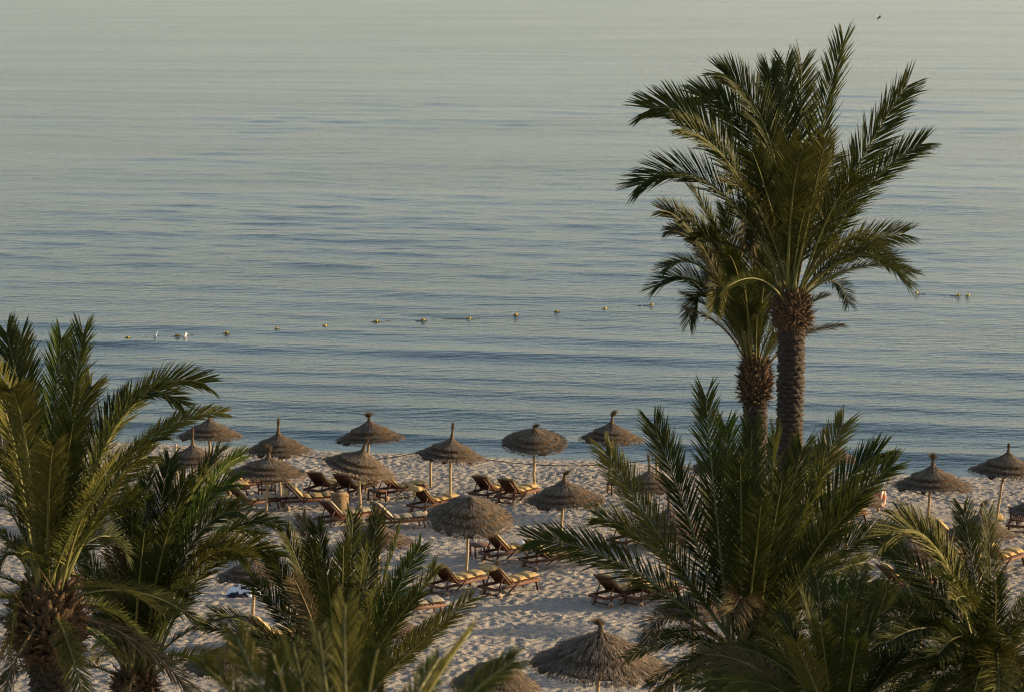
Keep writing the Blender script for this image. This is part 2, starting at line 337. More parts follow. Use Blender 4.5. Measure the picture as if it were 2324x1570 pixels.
def frond(parent, P0, P1, P2, leaf='leaf', pairs=116, wide=1.0, roll=0.0, start=0.17, sparse=0.0):
    """one feather leaf: a tapering midrib and two ranks of folded leaflets"""
    P0, P1, P2 = (np.array(p, float) for p in (P0, P1, P2))
    n = 15; t = np.linspace(0, 1, n)[:, None]
    B = (1 - t) ** 2 * P0 + 2 * t * (1 - t) * P1 + t * t * P2
    L = np.linalg.norm(np.diff(B, axis=0), axis=1).sum()
    mb = MB(); rr = 0.027 * (1 - t[:, 0]) ** 1.2 * (L / 3.3) + 0.005
    mb.tube(B, rr, 5)
    fr = mb.build('frond', M['rib_dry'] if leaf == 'leaf_dry' else M['rib'], parent, True)
    # leaflets
    tt = np.repeat(np.linspace(start, 0.995, pairs), 2) + rng.normal(0, 0.003, pairs * 2); tt = np.clip(tt, 0.05, 1)[:, None]
    side = np.tile([1.0, -1.0], pairs)[:, None]
    if sparse > 0:
        keep = rng.random(len(tt)) > sparse; tt, side = tt[keep], side[keep]
    m = len(tt)
    Pb = (1 - tt) ** 2 * P0 + 2 * tt * (1 - tt) * P1 + tt * tt * P2
    T = nrm(2 * (1 - tt) * (P1 - P0) + 2 * tt * (P2 - P1))
    out = (P2 - P0) * np.array([1, 1, 0]); lo = np.linalg.norm(out)
    lat0 = np.cross(out / lo, [0, 0, 1.0]) if lo > 0.15 else np.array([1.0, 0, 0])
    lat = nrm(lat0 - T * (T @ lat0)[:, None]); N = np.cross(lat, T)
    N *= np.sign(np.sum(N * np.array([0, 0, 1.0]) - 0.3 * N @ (out / (lo + 1e-6))[:, None] * (out / (lo + 1e-6)), axis=1).mean() + 1e-9)
    ang = roll + 0.5 * roll * tt[:, 0]; ca, sa = np.cos(ang)[:, None], np.sin(ang)[:, None]
    lat, N = lat * ca + N * sa, N * ca - lat * sa
    fwd = R(47) - R(21) * tt + rng.normal(0, R(4), (m, 1))
    dih = R(24) + rng.choice([-0.26, 0.0, 0.26], (m, 1), p=[.3, .4, .3]) + rng.normal(0, 0.06, (m, 1)) - 0.15 * tt
    D = nrm(T * np.cos(fwd) + np.sin(fwd) * (side * lat * np.cos(dih) + N * np.sin(dih)))
    prof = np.interp(tt[:, 0], [0.05, 0.17, 0.3, 0.5, 0.75, 0.92, 1.0], [0.25, 0.5, 0.86, 1.0, 0.95, 0.8, 0.66])[:, None]
    ll = 0.150 * L * wide * prof * rng.uniform(0.86, 1.1, (m, 1))
    wdt = (0.0085 + 0.0035 * rng.random((m, 1))) * (L / 3.2)
    Wv = nrm(np.cross(D, N) * 0.85 + T * 0.25 + rng.normal(0, 0.16, (m, 3))); Wv = nrm(Wv - D * np.sum(Wv * D, 1, keepdims=True))
    Fv = np.cross(D, Wv)
    dro = np.array([0, 0, -1.0]) * ll * rng.uniform(0.0, 0.13, (m, 1))
    if leaf == 'leaf_dry': dro *= 3.0
    v0 = Pb - Wv * wdt * 0.55; v1 = Pb + Wv * wdt * 0.55; vk = Pb + Fv * wdt * 0.35
    mid = Pb + D * ll * 0.42 + dro * 0.15
    v2 = mid - Wv * wdt; v3 = mid + Wv * wdt; vm = mid + Fv * wdt * 0.6
    q3 = Pb + D * ll * 0.78 + dro * 0.55
    v5 = q3 - Wv * wdt * 0.6; v6 = q3 + Wv * wdt * 0.6
    v4 = Pb + D * ll + dro
    V = np.stack([v0, vk, v1, v2, vm, v3, v5, v6, v4], 1).reshape(-1, 3); b = (np.arange(m) * 9)[:, None]
    Q = np.concatenate([b + [0, 1, 4, 3], b + [1, 2, 5, 4]]); Tr = np.concatenate([b + [3, 4, 6], b + [4, 7, 6], b + [4, 5, 7], b + [6, 7, 8]])
    lf = link('leaflets', mesh_np('leaflets', V, Q, Tr), M[leaf], fr); lf['kind'] = 'stuff'
    return fr

def boot_mesh(name, seed, thin=1.0):
    """an old leaf base: a flattened wedge cut off ragged"""
    g = np.random.default_rng(seed); mb = MB()
    ws = [0.085, 0.075, 0.045, 0.03]; ts = [0.05, 0.042, 0.03, 0.02]; P = [(0, 0, 0), (0.045, 0, 0.10), (0.125, 0, 0.20), (0.20, 0, 0.25)]
    V = []
    for (px, py, pz), a, b in zip(P, ws, ts):
        j = g.normal(0, 0.006, 8)
        V += [(px - b * .5 + j[0], -a + j[1], pz), (px + b * .8 + j[2], -a * .6 + j[3], pz - b * .4), (px + b * .8 + j[4], a * .6 + j[5], pz - b * .4), (px - b * .5 + j[6], a + j[7], pz)]
    Q = []
    for k in range(3):
        Q += [[k * 4 + i, k * 4 + (i + 1) % 4, k * 4 + 4 + (i + 1) % 4, k * 4 + 4 + i] for i in range(4)]
    Q += [[12, 13, 14, 15]]
    mb.add(np.array(V) * np.array([1, thin, 1]), Q); return mb.mesh(name)

def scar_mesh(name, seed):
    """a rhomb-shaped leaf scar standing proud of the trunk, its lower lip thicker"""
    g = np.random.default_rng(seed)
    V = np.array([(0.0, -0.085, 0.0), (0.0, 0, -0.055), (0.0, 0.085, 0.0), (0.0, 0, 0.06),
                  (0.045, -0.05, 0.0), (0.065, 0, -0.036), (0.045, 0.05, 0.0), (0.012, 0, 0.03)]) + g.normal(0, 0.006, (8, 3))
    return mesh_np(name, V, [[0, 1, 5, 4], [1, 2, 6, 5], [2, 3, 7, 6], [3, 0, 4, 7], [4, 5, 6, 7]])

BOOTS = [boot_mesh('leaf_base', i) for i in range(6)]
for b_ in BOOTS: b_.materials.append(M['boot'])
SCARS = [scar_mesh('leaf_scar', i) for i in range(5)]
for b_ in SCARS: b_.materials.append(M['bark'])

def place(name, me, loc, az, tilt, sc, parent):
    o = bpy.data.objects.new(name, me); C.objects.link(o); o.parent = parent
    o.location = loc; o.rotation_euler = (random.uniform(-.15, .15), tilt, az); o.scale = (sc, sc, sc)
    return o

def palm(label, head_px, depth, trunk_w, head_w, head_h, fronds, fill, flen, seed, scar_len=0.0, lean=(0, 0), dry=2, group='date palms in front of the beach', nboots=70, low=-0.35, fill_leaf=('leaf', 'leaf', 'leaf', 'leaf_pale_sunlit'), hi=1.25, az_range=None, fill_len=None, wide=1.0):
    """head_px: where the fronds spring from; fronds: (tip x, tip y, nearer(-)/farther(+) metres, arch, leaf, ctrl)"""
    global rng
    rng = np.random.default_rng(seed); random.seed(seed)
    top = at(head_px[0], head_px[1], depth)
    gx, gy = top.x + lean[0], top.y + lean[1]
    gz = float(ground_z(gx, gy)) - 0.15
    root = empty('date_palm', (gx, gy, gz)); tag(root, label, 'palm tree', group)
    o_ = Vector((gx, gy, gz)); tp = np.array(top - o_)
    hh = head_h; rt = trunk_w / 2
    # trunk: core tube with uneven rings, fattened under the crown
    nz = 46; k = np.linspace(0, 1, nz)
    P = np.stack([tp[0] * k ** 1.6, tp[1] * k ** 1.6, tp[2] * k], 1)
    zz = tp[2] - P[:, 2]
    rad = rt * 0.9 * (1 + 0.05 * rng.normal(size=nz)) * np.where(k < 0.06, 1.25, 1.0)
    rad += (head_w / 2 - rt) * 0.72 * np.clip(1 - abs(zz - hh * 0.5) / (hh * 0.62), 0, 1) ** 0.6
    rad[-1] = rt * 0.45; rad[-2] = max(rad[-2] * .8, rt * .7)
    mb = MB(); mb.tube(P, rad, 16, True, 0.03)
    trunk = mb.build('trunk', M['bark'], root, True)
    def centre(z): q = np.clip(z / tp[2], 0, 1); return np.array([tp[0] * q ** 1.6, tp[1] * q ** 1.6, z])
    # leaf bases round the head
    for i in range(nboots):
        f = i / nboots; z = tp[2] - hh * (1.02 - 1.0 * f) ; az = i * 2.39996
        pr = math.sin(math.pi * min(1, max(0.0, 0.12 + 0.83 * f))) ** 0.6
        r_ = rt * 0.55 + (head_w / 2 - rt * 0.55) * 0.72 * pr
        c = centre(z) + np.array([math.cos(az) * r_, math.sin(az) * r_, 0])
        place('leaf_base', BOOTS[i % 6], c, az, random.uniform(-0.45, 0.5) + 0.5 * (1 - f) - 0.35 * f, head_w / 0.75 * random.uniform(0.38, 0.8), trunk)
    # fibre and torn sheath hanging in the head
    mb = MB()
    m = 700; az = rng.uniform(0, 6.28, m); z = tp[2] - hh * rng.uniform(0.0, 1.05, m); r_ = head_w / 2 * rng.uniform(.65, 1.0, m)
    r_ = r_ * (0.75 + 0.3 * np.sin(np.pi * np.clip((tp[2] - z) / hh, 0.05, 0.98)))
    A = np.stack([np.cos(az) * r_, np.sin(az) * r_, z], 1) + np.array([[*centre(q)[:2], 0] for q in z])
    D = np.stack([np.cos(az + rng.normal(0, .8, m)), np.sin(az + rng.normal(0, .8, m)), rng.normal(0.1, 0.9, m)], 1)
    Lh = rng.uniform(.08, .3, (m, 1)) * head_w / .75; W = np.cross(D, rng.normal(size=(m, 3))); W = nrm(W) * 0.011
    V = np.stack([A - W, A + W, A + D * Lh], 1).reshape(-1, 3); mb.add(V, None, np.arange(3 * m).reshape(-1, 3))
    f_ = mb.build('leaf_fibre', M['boot'], trunk); f_['kind'] = 'stuff'
    # leaf scars down the trunk
    if scar_len > 0:
        cnt = 0; z = tp[2] - hh * 0.96; row = 0; per = max(9, int(2 * math.pi * rt / 0.135))
        while z > tp[2] - hh - scar_len and cnt < 290:
            for q in range(per):
                az = (q + 0.5 * (row % 2)) / per * 2 * math.pi + random.uniform(-.05, .05)
                c = centre(z + random.uniform(-.012, .012)); c = c + np.array([math.cos(az), math.sin(az), 0]) * rt * 0.93
                place('leaf_scar', SCARS[(row * 3 + q) % 5], c, az, random.uniform(-.05, .1), random.uniform(.85, 1.15), trunk); cnt += 1
            z -= 0.078; row += 1
        # the same relief further down, out of sight from here: one joined piece
        VV, QQ, nn = [], [], 0
        base = np.array([v.co for v in SCARS[0].vertices]); fq = np.array([list(p.vertices) for p in SCARS[0].polygons])
        while z > 0.3:
            for q in range(per):
                az = (q + 0.5 * (row % 2)) / per * 2 * math.pi; c = centre(z) + np.array([math.cos(az), math.sin(az), 0]) * rt * 0.93
                Mz = np.array([[math.cos(az), -math.sin(az), 0], [math.sin(az), math.cos(az), 0], [0, 0, 1]])
                VV.append(base @ Mz.T + c); QQ.append(fq + nn); nn += len(base)
            z -= 0.078; row += 1
        if VV:
            sc_ = link('trunk_scars', mesh_np('trunk_scars', np.vstack(VV), np.vstack(QQ)), M['bark'], trunk); sc_['kind'] = 'stuff'
    # fronds seen one by one
    hd = tp + np.array([0, 0, -0.02])
    for fd in fronds:
        tx, ty, dd, arch, leaf = fd[:5]; nar = 1.0
        if isinstance(leaf, tuple): leaf, nar = leaf
        tip = np.array(at(tx, ty, depth + dd) - o_)
        base = hd + np.append(rng.normal(0, 0.05, 2), -0.05) + nrm((tip - hd) * np.array([1, 1, 0])) * rt * 0.5
        tip = base + (tip - base) * 0.93
        L = np.linalg.norm(tip - base); oh = tip - base; fc = abs(oh[0]) / (np.hypot(oh[0], oh[1]) + 1e-6)
        rl = -np.sign(oh[0]) * fc * rng.uniform(0.45, 0.95) * (1 if rng.random() < 0.72 else -1) + rng.normal(0, 0.15)
        if len(fd) > 5: ctrl = np.array(at(fd[5][0], fd[5][1], depth + dd * 0.42) - o_)
        else: ctrl = base + (tip - base) * 0.5 + np.array([0, 0, arch * L])
        frond(root, base, ctrl, tip, leaf, roll=rl, wide=nar * wide * (min(1.35, 1.0 * flen / L) if L < flen else 1.0))
    # the rest of the crown, all round
    for i in range(fill):
        f = (i + 0.5) / fill
        az = i * 2.39996 + rng.normal(0, .2)
        if az_range is not None: az = az_range[0] + (az_range[1] - az_range[0]) * rng.random()
        el = hi - (hi - low) * f ** 0.85 + rng.normal(0, .08)
        L = (fill_len or flen) * rng.uniform(.75, 1.0) * (0.85 if f < .2 else 1)
        d = np.array([math.cos(az) * math.cos(el), math.sin(az) * math.cos(el), math.sin(el)])
        base = hd + np.array([math.cos(az), math.sin(az), 0]) * rt * 0.6 * f + np.array([0, 0, -0.35 * hh * f])
        e2 = el + 0.35; d1 = np.array([math.cos(az) * math.cos(e2), math.sin(az) * math.cos(e2), math.sin(e2)])
        ctrl = base + d1 * L * 0.52
        tip = base + d * L * 0.92 + np.array([0, 0, -0.20 * L * math.cos(el) ** 2])
        lf = fill_leaf[rng.integers(len(fill_leaf))]
        if i >= fill - dry: lf = 'leaf_dry'
        frond(root, base, ctrl, tip, lf, roll=rng.normal(0, 0.5))
    return root

G, FR, PA, DR = 'leaf', 'leaf_fresh', 'leaf_pale_sunlit', 'leaf_dry'  # PA fronds carry warm sunlight in their leaf colour
palm('tallest date palm with a full crown standing against the sea', (1797, 668), 46, 0.37, 0.58, 0.56,
     [(1923, 52, 1.0, 0, G, (1845, 330)), (1821, 108, 2.0, 0, G, (1818, 400)), (1780, 110, 1.2, 0, G, (1780, 400)), (1746, 127, 0.6, 0, G, (1752, 330)),
      (1633, 130, -0.2, 0, G, (1770, 220)), (1573, 186, 0.8, 0, G, (1735, 215)), (1452, 214, -0.3, 0, G, (1650, 210)), (1532, 262, -1.2, 0, G, (1690, 330)),
      (1424, 400, -0.4, 0, G, (1620, 300)), (2075, 158, 0.7, 0, G, (1930, 380)), (2112, 302, -0.5, 0, G, (1945, 400)), (2068, 520, 0.8, 0, G, (1900, 535)),
      (2078, 640, -0.5, 0, G, (1960, 500)), (2062, 612, 0.6, 0, G, (1950, 520)), (1822, 318, -2.6, 0, G, (1790, 430)), (2010, 560, -1.3, 0, PA, (1930, 480)),
      (1700, 320, -1.8, 0, G, (1740, 420)), (1880, 290, -1.9, 0, PA, (1850, 420)), (1640, 400, -1.9, 0, PA, (1720, 400)), (1935, 690, 0.9, 0, G, (1900, 590)),
      (1900, 330, 1.6, 0, G, (1850, 430)), (1960, 390, -1.6, 0, G, (1900, 400)), (1690, 240, 1.5, 0, G, (1760, 330)), (1790, 300, -1.4, 0, PA, (1785, 440))], 8, 3.4, 101, scar_len=2.2, nboots=210, dry=0, low=0.35, hi=1.2, fill_len=2.6, wide=1.15, group='two date palms rising against the sea')
palm('shorter date palm with a shaggy crown beside the tallest palm', (1715, 815), 48.5, 0.35, 0.52, 0.74,
     [(1492, 452, -0.5, 0, G, (1590, 480)), (1510, 500, 0.3, 0, (DR, .8), (1600, 500)), (1470, 640, 0.2, 0, G, (1600, 560)), (1540, 470, -1.0, 0, G, (1630, 500)), (1573, 517, -0.8, 0, G, (1650, 500)), (1553, 723, -0.5, 0, G, (1590, 560)), (1614, 690, -1.5, 0, PA, (1640, 560)),
      (1692, 535, -1.4, 0, DR, (1712, 380)), (1640, 450, 0.3, 0, G, (1670, 580)), (1700, 420, 0.8, 0, G, (1705, 600)), (1500, 590, 0.6, 0, G, (1620, 540)),
      (1560, 400, 0.8, 0, G, (1650, 540)), (1600, 620, 1.0, 0, G, (1640, 560)), (1760, 480, 1.2, 0, G, (1740, 620)), (1650, 560, -1.8, 0, G, (1680, 600)),
      (1600, 470, -1.4, 0, G, (1660, 560)), (1680, 640, -2.0, 0, G, (1690, 600)), (1740, 560, -1.0, 0, G, (1730, 650)), (1590, 560, 1.8, 0, DR, (1650, 560))],
     14, 2.7, 102, scar_len=1.6, nboots=200, dry=2, fill_len=2.2, low=0.55, hi=1.35, group='two date palms rising against the sea')
palm('big date palm at the left edge with a shaggy brown trunk head', (108, 1342), 33.5, 0.42, 0.80, 0.80,
     [(490, 833, 0.3, 0, (G, .8), (250, 800)), (430, 880, -0.8, 0, (G, .7), (260, 780)), (532, 906, 0.8, 0, (PA, .55), (300, 920)), (193, 714, 0.5, 0, G, (150, 960)),
      (142, 724, 0.8, 0, FR, (112, 980)), (8, 712, 0.6, 0, G, (60, 930)), (44, 722, 1.0, 0, G, (70, 980)), (212, 842, 1.0, 0, PA, (160, 930)),
      (398, 960, -0.9, 0, G, (230, 1020)), (122, 985, -2.2, 0, PA, (105, 1080)), (272, 1010, -1.6, 0, PA, (180, 1130)), (-60, 800, -0.6, 0, PA, (30, 850)),
      (-120, 900, 0.2, 0, G, (20, 900)), (10, 850, -1.6, 0, PA, (60, 860)), (350, 1010, 0.9, 0, G, (210, 1090)), (300, 870, 0.9, 0, G, (190, 1000)),
      (-40, 1340, -0.4, 0, PA, (30, 1160)), (-60, 1130, -1.2, 0, G, (30, 1080)), (300, 1250, 1.2, 0, G, (230, 1140)), (20, 1560, -0.6, 0, PA, (20, 1260)),
      (230, 1100, -1.9, 0, G, (170, 1160)), (40, 1050, 0.4, 0, G, (70, 1150)), (330, 1120, -0.6, 0, G, (230, 1120)), (0, 1000, 1.4, 0, G, (50, 1080)),
      (170, 930, -1.3, 0, G, (140, 1090)), (80, 900, 1.0, 0, G, (90, 1080))], 16, 3.1, 103, scar_len=0.9, nboots=260, dry=4, fill_len=2.3, low=-0.7, hi=0.9)
palm('date palm with splayed green stalks between the left palm and the middle palm', (308, 1520), 36, 0.40, 0.55, 0.5,
     [(560, 1000, 0.7, 0, (FR, .75), (430, 1080)), (506, 992, 0.9, 0, G, (400, 1130)), (655, 1165, -0.6, 0, (G, .7), (480, 1120)), (580, 1245, -1.2, 0, PA, (450, 1180)),
      (338, 1040, 0.5, 0, G, (315, 1260)), (270, 1120, 1.2, 0, G, (290, 1290)), (600, 1190, 0.9, 0, FR, (450, 1140)), (430, 1050, -0.2, 0, G, (360, 1230)),
      (196, 1364, -0.5, 0, G, (255, 1420)), (180, 1240, 0.8, 0, G, (250, 1340)), (400, 1140, -1.3, 0, G, (350, 1280)), (470, 1110, 1.3, 0, G, (380, 1210)),
      (520, 1210, -1.0, 0, PA, (400, 1240)), (210, 1494, -1.2, 0, PA, (270, 1440)), (330, 1180, -1.5, 0, G, (315, 1300)), 
      (240, 1180, -0.9, 0, DR, (280, 1320)), (560, 1130, -0.9, 0, G, (420, 1150)), (470, 1050, 0.2, 0, G, (380, 1170)), (540, 1065, -0.4, 0, FR, (410, 1130)), (640, 1240, -0.3, 0, G, (470, 1170)), (390, 1010, 0.9, 0, G, (345, 1200)), (440, 1330, -1.3, 0, G, (380, 1290)), (230, 1290, 1.1, 0, G, (270, 1360)), (300, 1080, -0.8, 0, G, (300, 1260))], 16, 2.5, 104, scar_len=0.3, nboots=90, dry=1, fill_leaf=('leaf', 'leaf_pale_sunlit', 'leaf_fresh'), fill_len=2.1, low=0.15, hi=1.3)
palm('bushy date palm at the bottom middle with fronds fanned to the right', (775, 1590), 37, 0.40, 0.55, 0.5,
     [(966, 1212, 0.4, 0, FR, (860, 1400)), (1003, 1266, -0.6, 0, G, (880, 1440)), (1090, 1338, -0.9, 0, PA, (900, 1500)), (918, 1160, 0.8, 0, G, (850, 1400)),
      (804, 1136, 1.0, 0, G, (790, 1350)), (862, 1143, 0.5, 0, G, (830, 1350)), (716, 1166, 0.4, 0, G, (745, 1350)), (682, 1146, 1.2, 0, DR, (720, 1360)),
      (640, 1180, -0.3, 0, G, (700, 1320)), (600, 1240, 0.6, 0, G, (680, 1350)), (466, 1372, -0.6, 0, (G, .8), (620, 1412)), (434, 1408, 0.5, 0, G, (600, 1420)),
      (700, 1210, -1.2, 0, G, (735, 1380)), (780, 1210, -1.3, 0, G, (775, 1390)), (830, 1230, -1.0, 0, G, (805, 1400)), (560, 1300, 1.1, 0, G, (660, 1380)),
      (900, 1300, 1.2, 0, G, (840, 1440)), (1010, 1400, 0.9, 0, G, (900, 1480)), (660, 1290, -1.6, 0, DR, (715, 1400)), (740, 1280, -1.8, 0, G, (755, 1420)),
      (850, 1320, -1.6, 0, G, (820, 1440)), (560, 1440, -1.0, 0, G, (660, 1440)), (960, 1330, -1.3, 0, G, (865, 1440))],
     16, 2.5, 105, nboots=30, dry=1, fill_len=1.7, low=0.2, hi=1.2)
palm('nearest date palm, its blurred frond tips poking in at the bottom', (795, 1840), 10, 0.36, 0.55, 0.5,
     [(782, 1330, 0.1, 0, PA, (775, 1560)), (1086, 1400, 0.3, 0, PA, (960, 1560)), (520, 1412, 0.2, 0, PA, (590, 1580)), (440, 1480, -0.4, 0, G, (560, 1590)),
      (1190, 1470, -0.2, 0, G, (1000, 1600)), (720, 1400, 0.5, 0, G, (750, 1600)), (860, 1440, -0.4, 0, G, (820, 1600)), (660, 1430, 0.6, 0, G, (700, 1600)),
      (610, 1450, -0.5, 0, G, (660, 1600)), (1010, 1470, 0.7, 0, G, (920, 1610))], 8, 0.85, 106, nboots=20, dry=0, low=-0.6, hi=0.2, group='date palms in front of the beach')
palm('broad dark date palm at the lower right, fronds like a fountain', (1690, 1470), 34.5, 0.42, 0.7, 0.7,
     [(1352, 990, 0.4, 0, PA, (1480, 1200)), (1470, 925, 0.7, 0, G, (1550, 1130)), (1597, 855, 0.6, 0, G, (1625, 1180)), (1646, 930, 1.2, 0, FR, (1660, 1200)),
      (1708, 930, 0.9, 0, G, (1700, 1200)), (1766, 950, 0.4, 0, G, (1740, 1200)), (1928, 926, 1.0, 0, PA, (1800, 1170)), (2014, 995, 0.2, 0, G, (1860, 1100)),
      (2046, 1028, -0.5, 0, G, (1870, 1160)), (1180, 1203, -0.4, 0, G, (1420, 1230)), (1338, 1152, 0.6, 0, G, (1490, 1200)), (1456, 1450, -1.2, 0, DR, (1480, 1330)),
      (1660, 1380, -2.4, 0, DR, (1700, 1290)), (1830, 980, 0.6, 0, G, (1770, 1220)), (1880, 1040, -0.9, 0, G, (1790, 1230)), 
      (1780, 1060, -1.6, 0, G, (1740, 1270)), (1680, 1020, -1.4, 0, G, (1685, 1250)), (1920, 1180, 0.4, 0, G, (1810, 1260)), (1980, 1260, 0.6, 0, G, (1840, 1290)), (2030, 1190, -0.8, 0, G, (1860, 1220)), (1960, 1120, -1.4, 0, G, (1830, 1240)),
      (1484, 1440, 0.4, 0, G, (1560, 1420)), (2040, 1330, -0.3, 0, G, (1870, 1290)),
      (1900, 1260, -1.9, 0, G, (1800, 1310)), (1730, 1120, -2.3, 0, G, (1710, 1320)), (1800, 1180, 0.5, 0, G, (1750, 1320)),
      (1600, 1100, 1.4, 0, G, (1645, 1290)), (1460, 1560, -0.6, 0, G, (1560, 1470)), (1960, 1400, -0.8, 0, G, (1830, 1360)), (1850, 1350, -2.0, 0, G, (1770, 1380)), (1600, 1590, -1.6, 0, G, (1640, 1440)), (1720, 1600, -2.2, 0, G, (1705, 1430)), (1800, 1570, -1.6, 0, G, (1760, 1430)), (1540, 1560, 0.2, 0, G, (1610, 1450))], 24, 3.3, 107, nboots=100, dry=5, fill_len=1.7, fill_leaf=('leaf',), wide=1.0, low=-0.6, hi=0.8)
palm('dark date palm cut by the right edge with one arching sunlit frond', (2262, 1500), 31, 0.42, 0.7, 0.7,
     [(1994, 1192, -0.6, 0, PA, (2140, 1130)), (2028, 1140, 0.6, 0, G, (2150, 1240)), (2182, 1130, 0.8, 0, G, (2210, 1300)), (2240, 1142, 0.3, 0, G, (2250, 1320)),
      (1912, 1380, -0.6, 0, G, (2080, 1330)), (1990, 1212, 0.7, 0, G, (2140, 1330)), (2210, 1580, -1.6, 0, PA, (2170, 1360)),
      (2120, 1290, -1.6, 0, G, (2190, 1320)), (1880, 1470, 0.4, 0, G, (2070, 1390)), (1960, 1560, -0.6, 0, G, (2100, 1440)),
      (2110, 1190, 0.2, 0, G, (2180, 1320)), (2160, 1350, -1.9, 0, PA, (2200, 1310)), (2060, 1420, -1.4, 0, G, (2160, 1400)),
      (2260, 1300, -1.8, 0, G, (2262, 1400)), (2020, 1280, 1.2, 0, G, (2140, 1370)), (2200, 1610, -2.4, 0, G, (2230, 1440)), (2330, 1600, -2.0, 0, G, (2300, 1430)), (2270, 1590, -2.8, 0, PA, (2262, 1420)), (2090, 1600, -1.8, 0, G, (2170, 1430)), (1990, 1590, -1.0, 0, G, (2120, 1440)), (1850, 1400, -0.2, 0, G, (2050, 1350)), (1930, 1330, 0.9, 0, G, (2090, 1350)), (2000, 1450, -2.0, 0, G, (2130, 1370)), (2350, 1420, -1.5, 0, G, (2310, 1380)), (2335, 1345, -0.8, 0, G, (2305, 1400)), (2300, 1450, -2.2, 0, G, (2280, 1410)), (2120, 1480, -2.3, 0, G, (2190, 1390)), (1900, 1530, 0.6, 0, G, (2060, 1440))], 34, 2.9, 108, nboots=90, dry=3, fill_len=1.8, fill_leaf=('leaf',), low=-0.9, hi=0.35)
palm('low dark date palm in the bottom right between two bigger palms', (1900, 1660), 30, 0.42, 0.6, 0.6,
     [(1820, 1330, 0.3, 0, G, (1860, 1480)), (1900, 1300, 0.6, 0, FR, (1900, 1480)), (1990, 1350, -0.3, 0, G, (1950, 1490)), (1720, 1430, -0.5, 0, G, (1800, 1480)),
      (2080, 1440, 0.5, 0, G, (2000, 1500)), (1640, 1540, 0.3, 0, PA, (1780, 1520)), (1760, 1370, 0.9, 0, G, (1830, 1490)), (2140, 1540, -0.2, 0, G, (2010, 1540)),
      (1860, 1400, -1.2, 0, G, (1880, 1520)), (1950, 1430, -1.2, 0, G, (1930, 1530)), (1580, 1470, 0.6, 0, DR, (1740, 1480)), (1800, 1440, -1.4, 0, PA, (1840, 1530)), (1850, 1285, 0.5, 0, G, (1875, 1470)), (1950, 1275, 0.8, 0, G, (1925, 1470)), (2020, 1310, 0.2, 0, G, (1965, 1480)), (1925, 1345, -0.8, 0, G, (1912, 1500)), (2090, 1360, 0.7, 0, G, (1990, 1490))],
     34, 2.3, 109, nboots=20, dry=3, fill_len=2.3, fill_leaf=('leaf',), low=-0.5, hi=0.7)

# ------------------------------------------------------------------ straw parasols
def hat(rho, H, sharp):
    return H * (0.72 * (1 - rho) ** sharp + 0.28 * (1 - rho))

def ribbon(P0, P1, P2, W):
    """two-segment tapering blades; arrays m x 3"""
    m = len(P0)
    V = np.stack([P0 - W, P0 + W, P1 + W * .9, P1 - W * .9, P2], 1).reshape(-1, 3); b = (np.arange(m) * 5)[:, None]
    return V, b + [0, 1, 2, 3], b + [3, 2, 4]

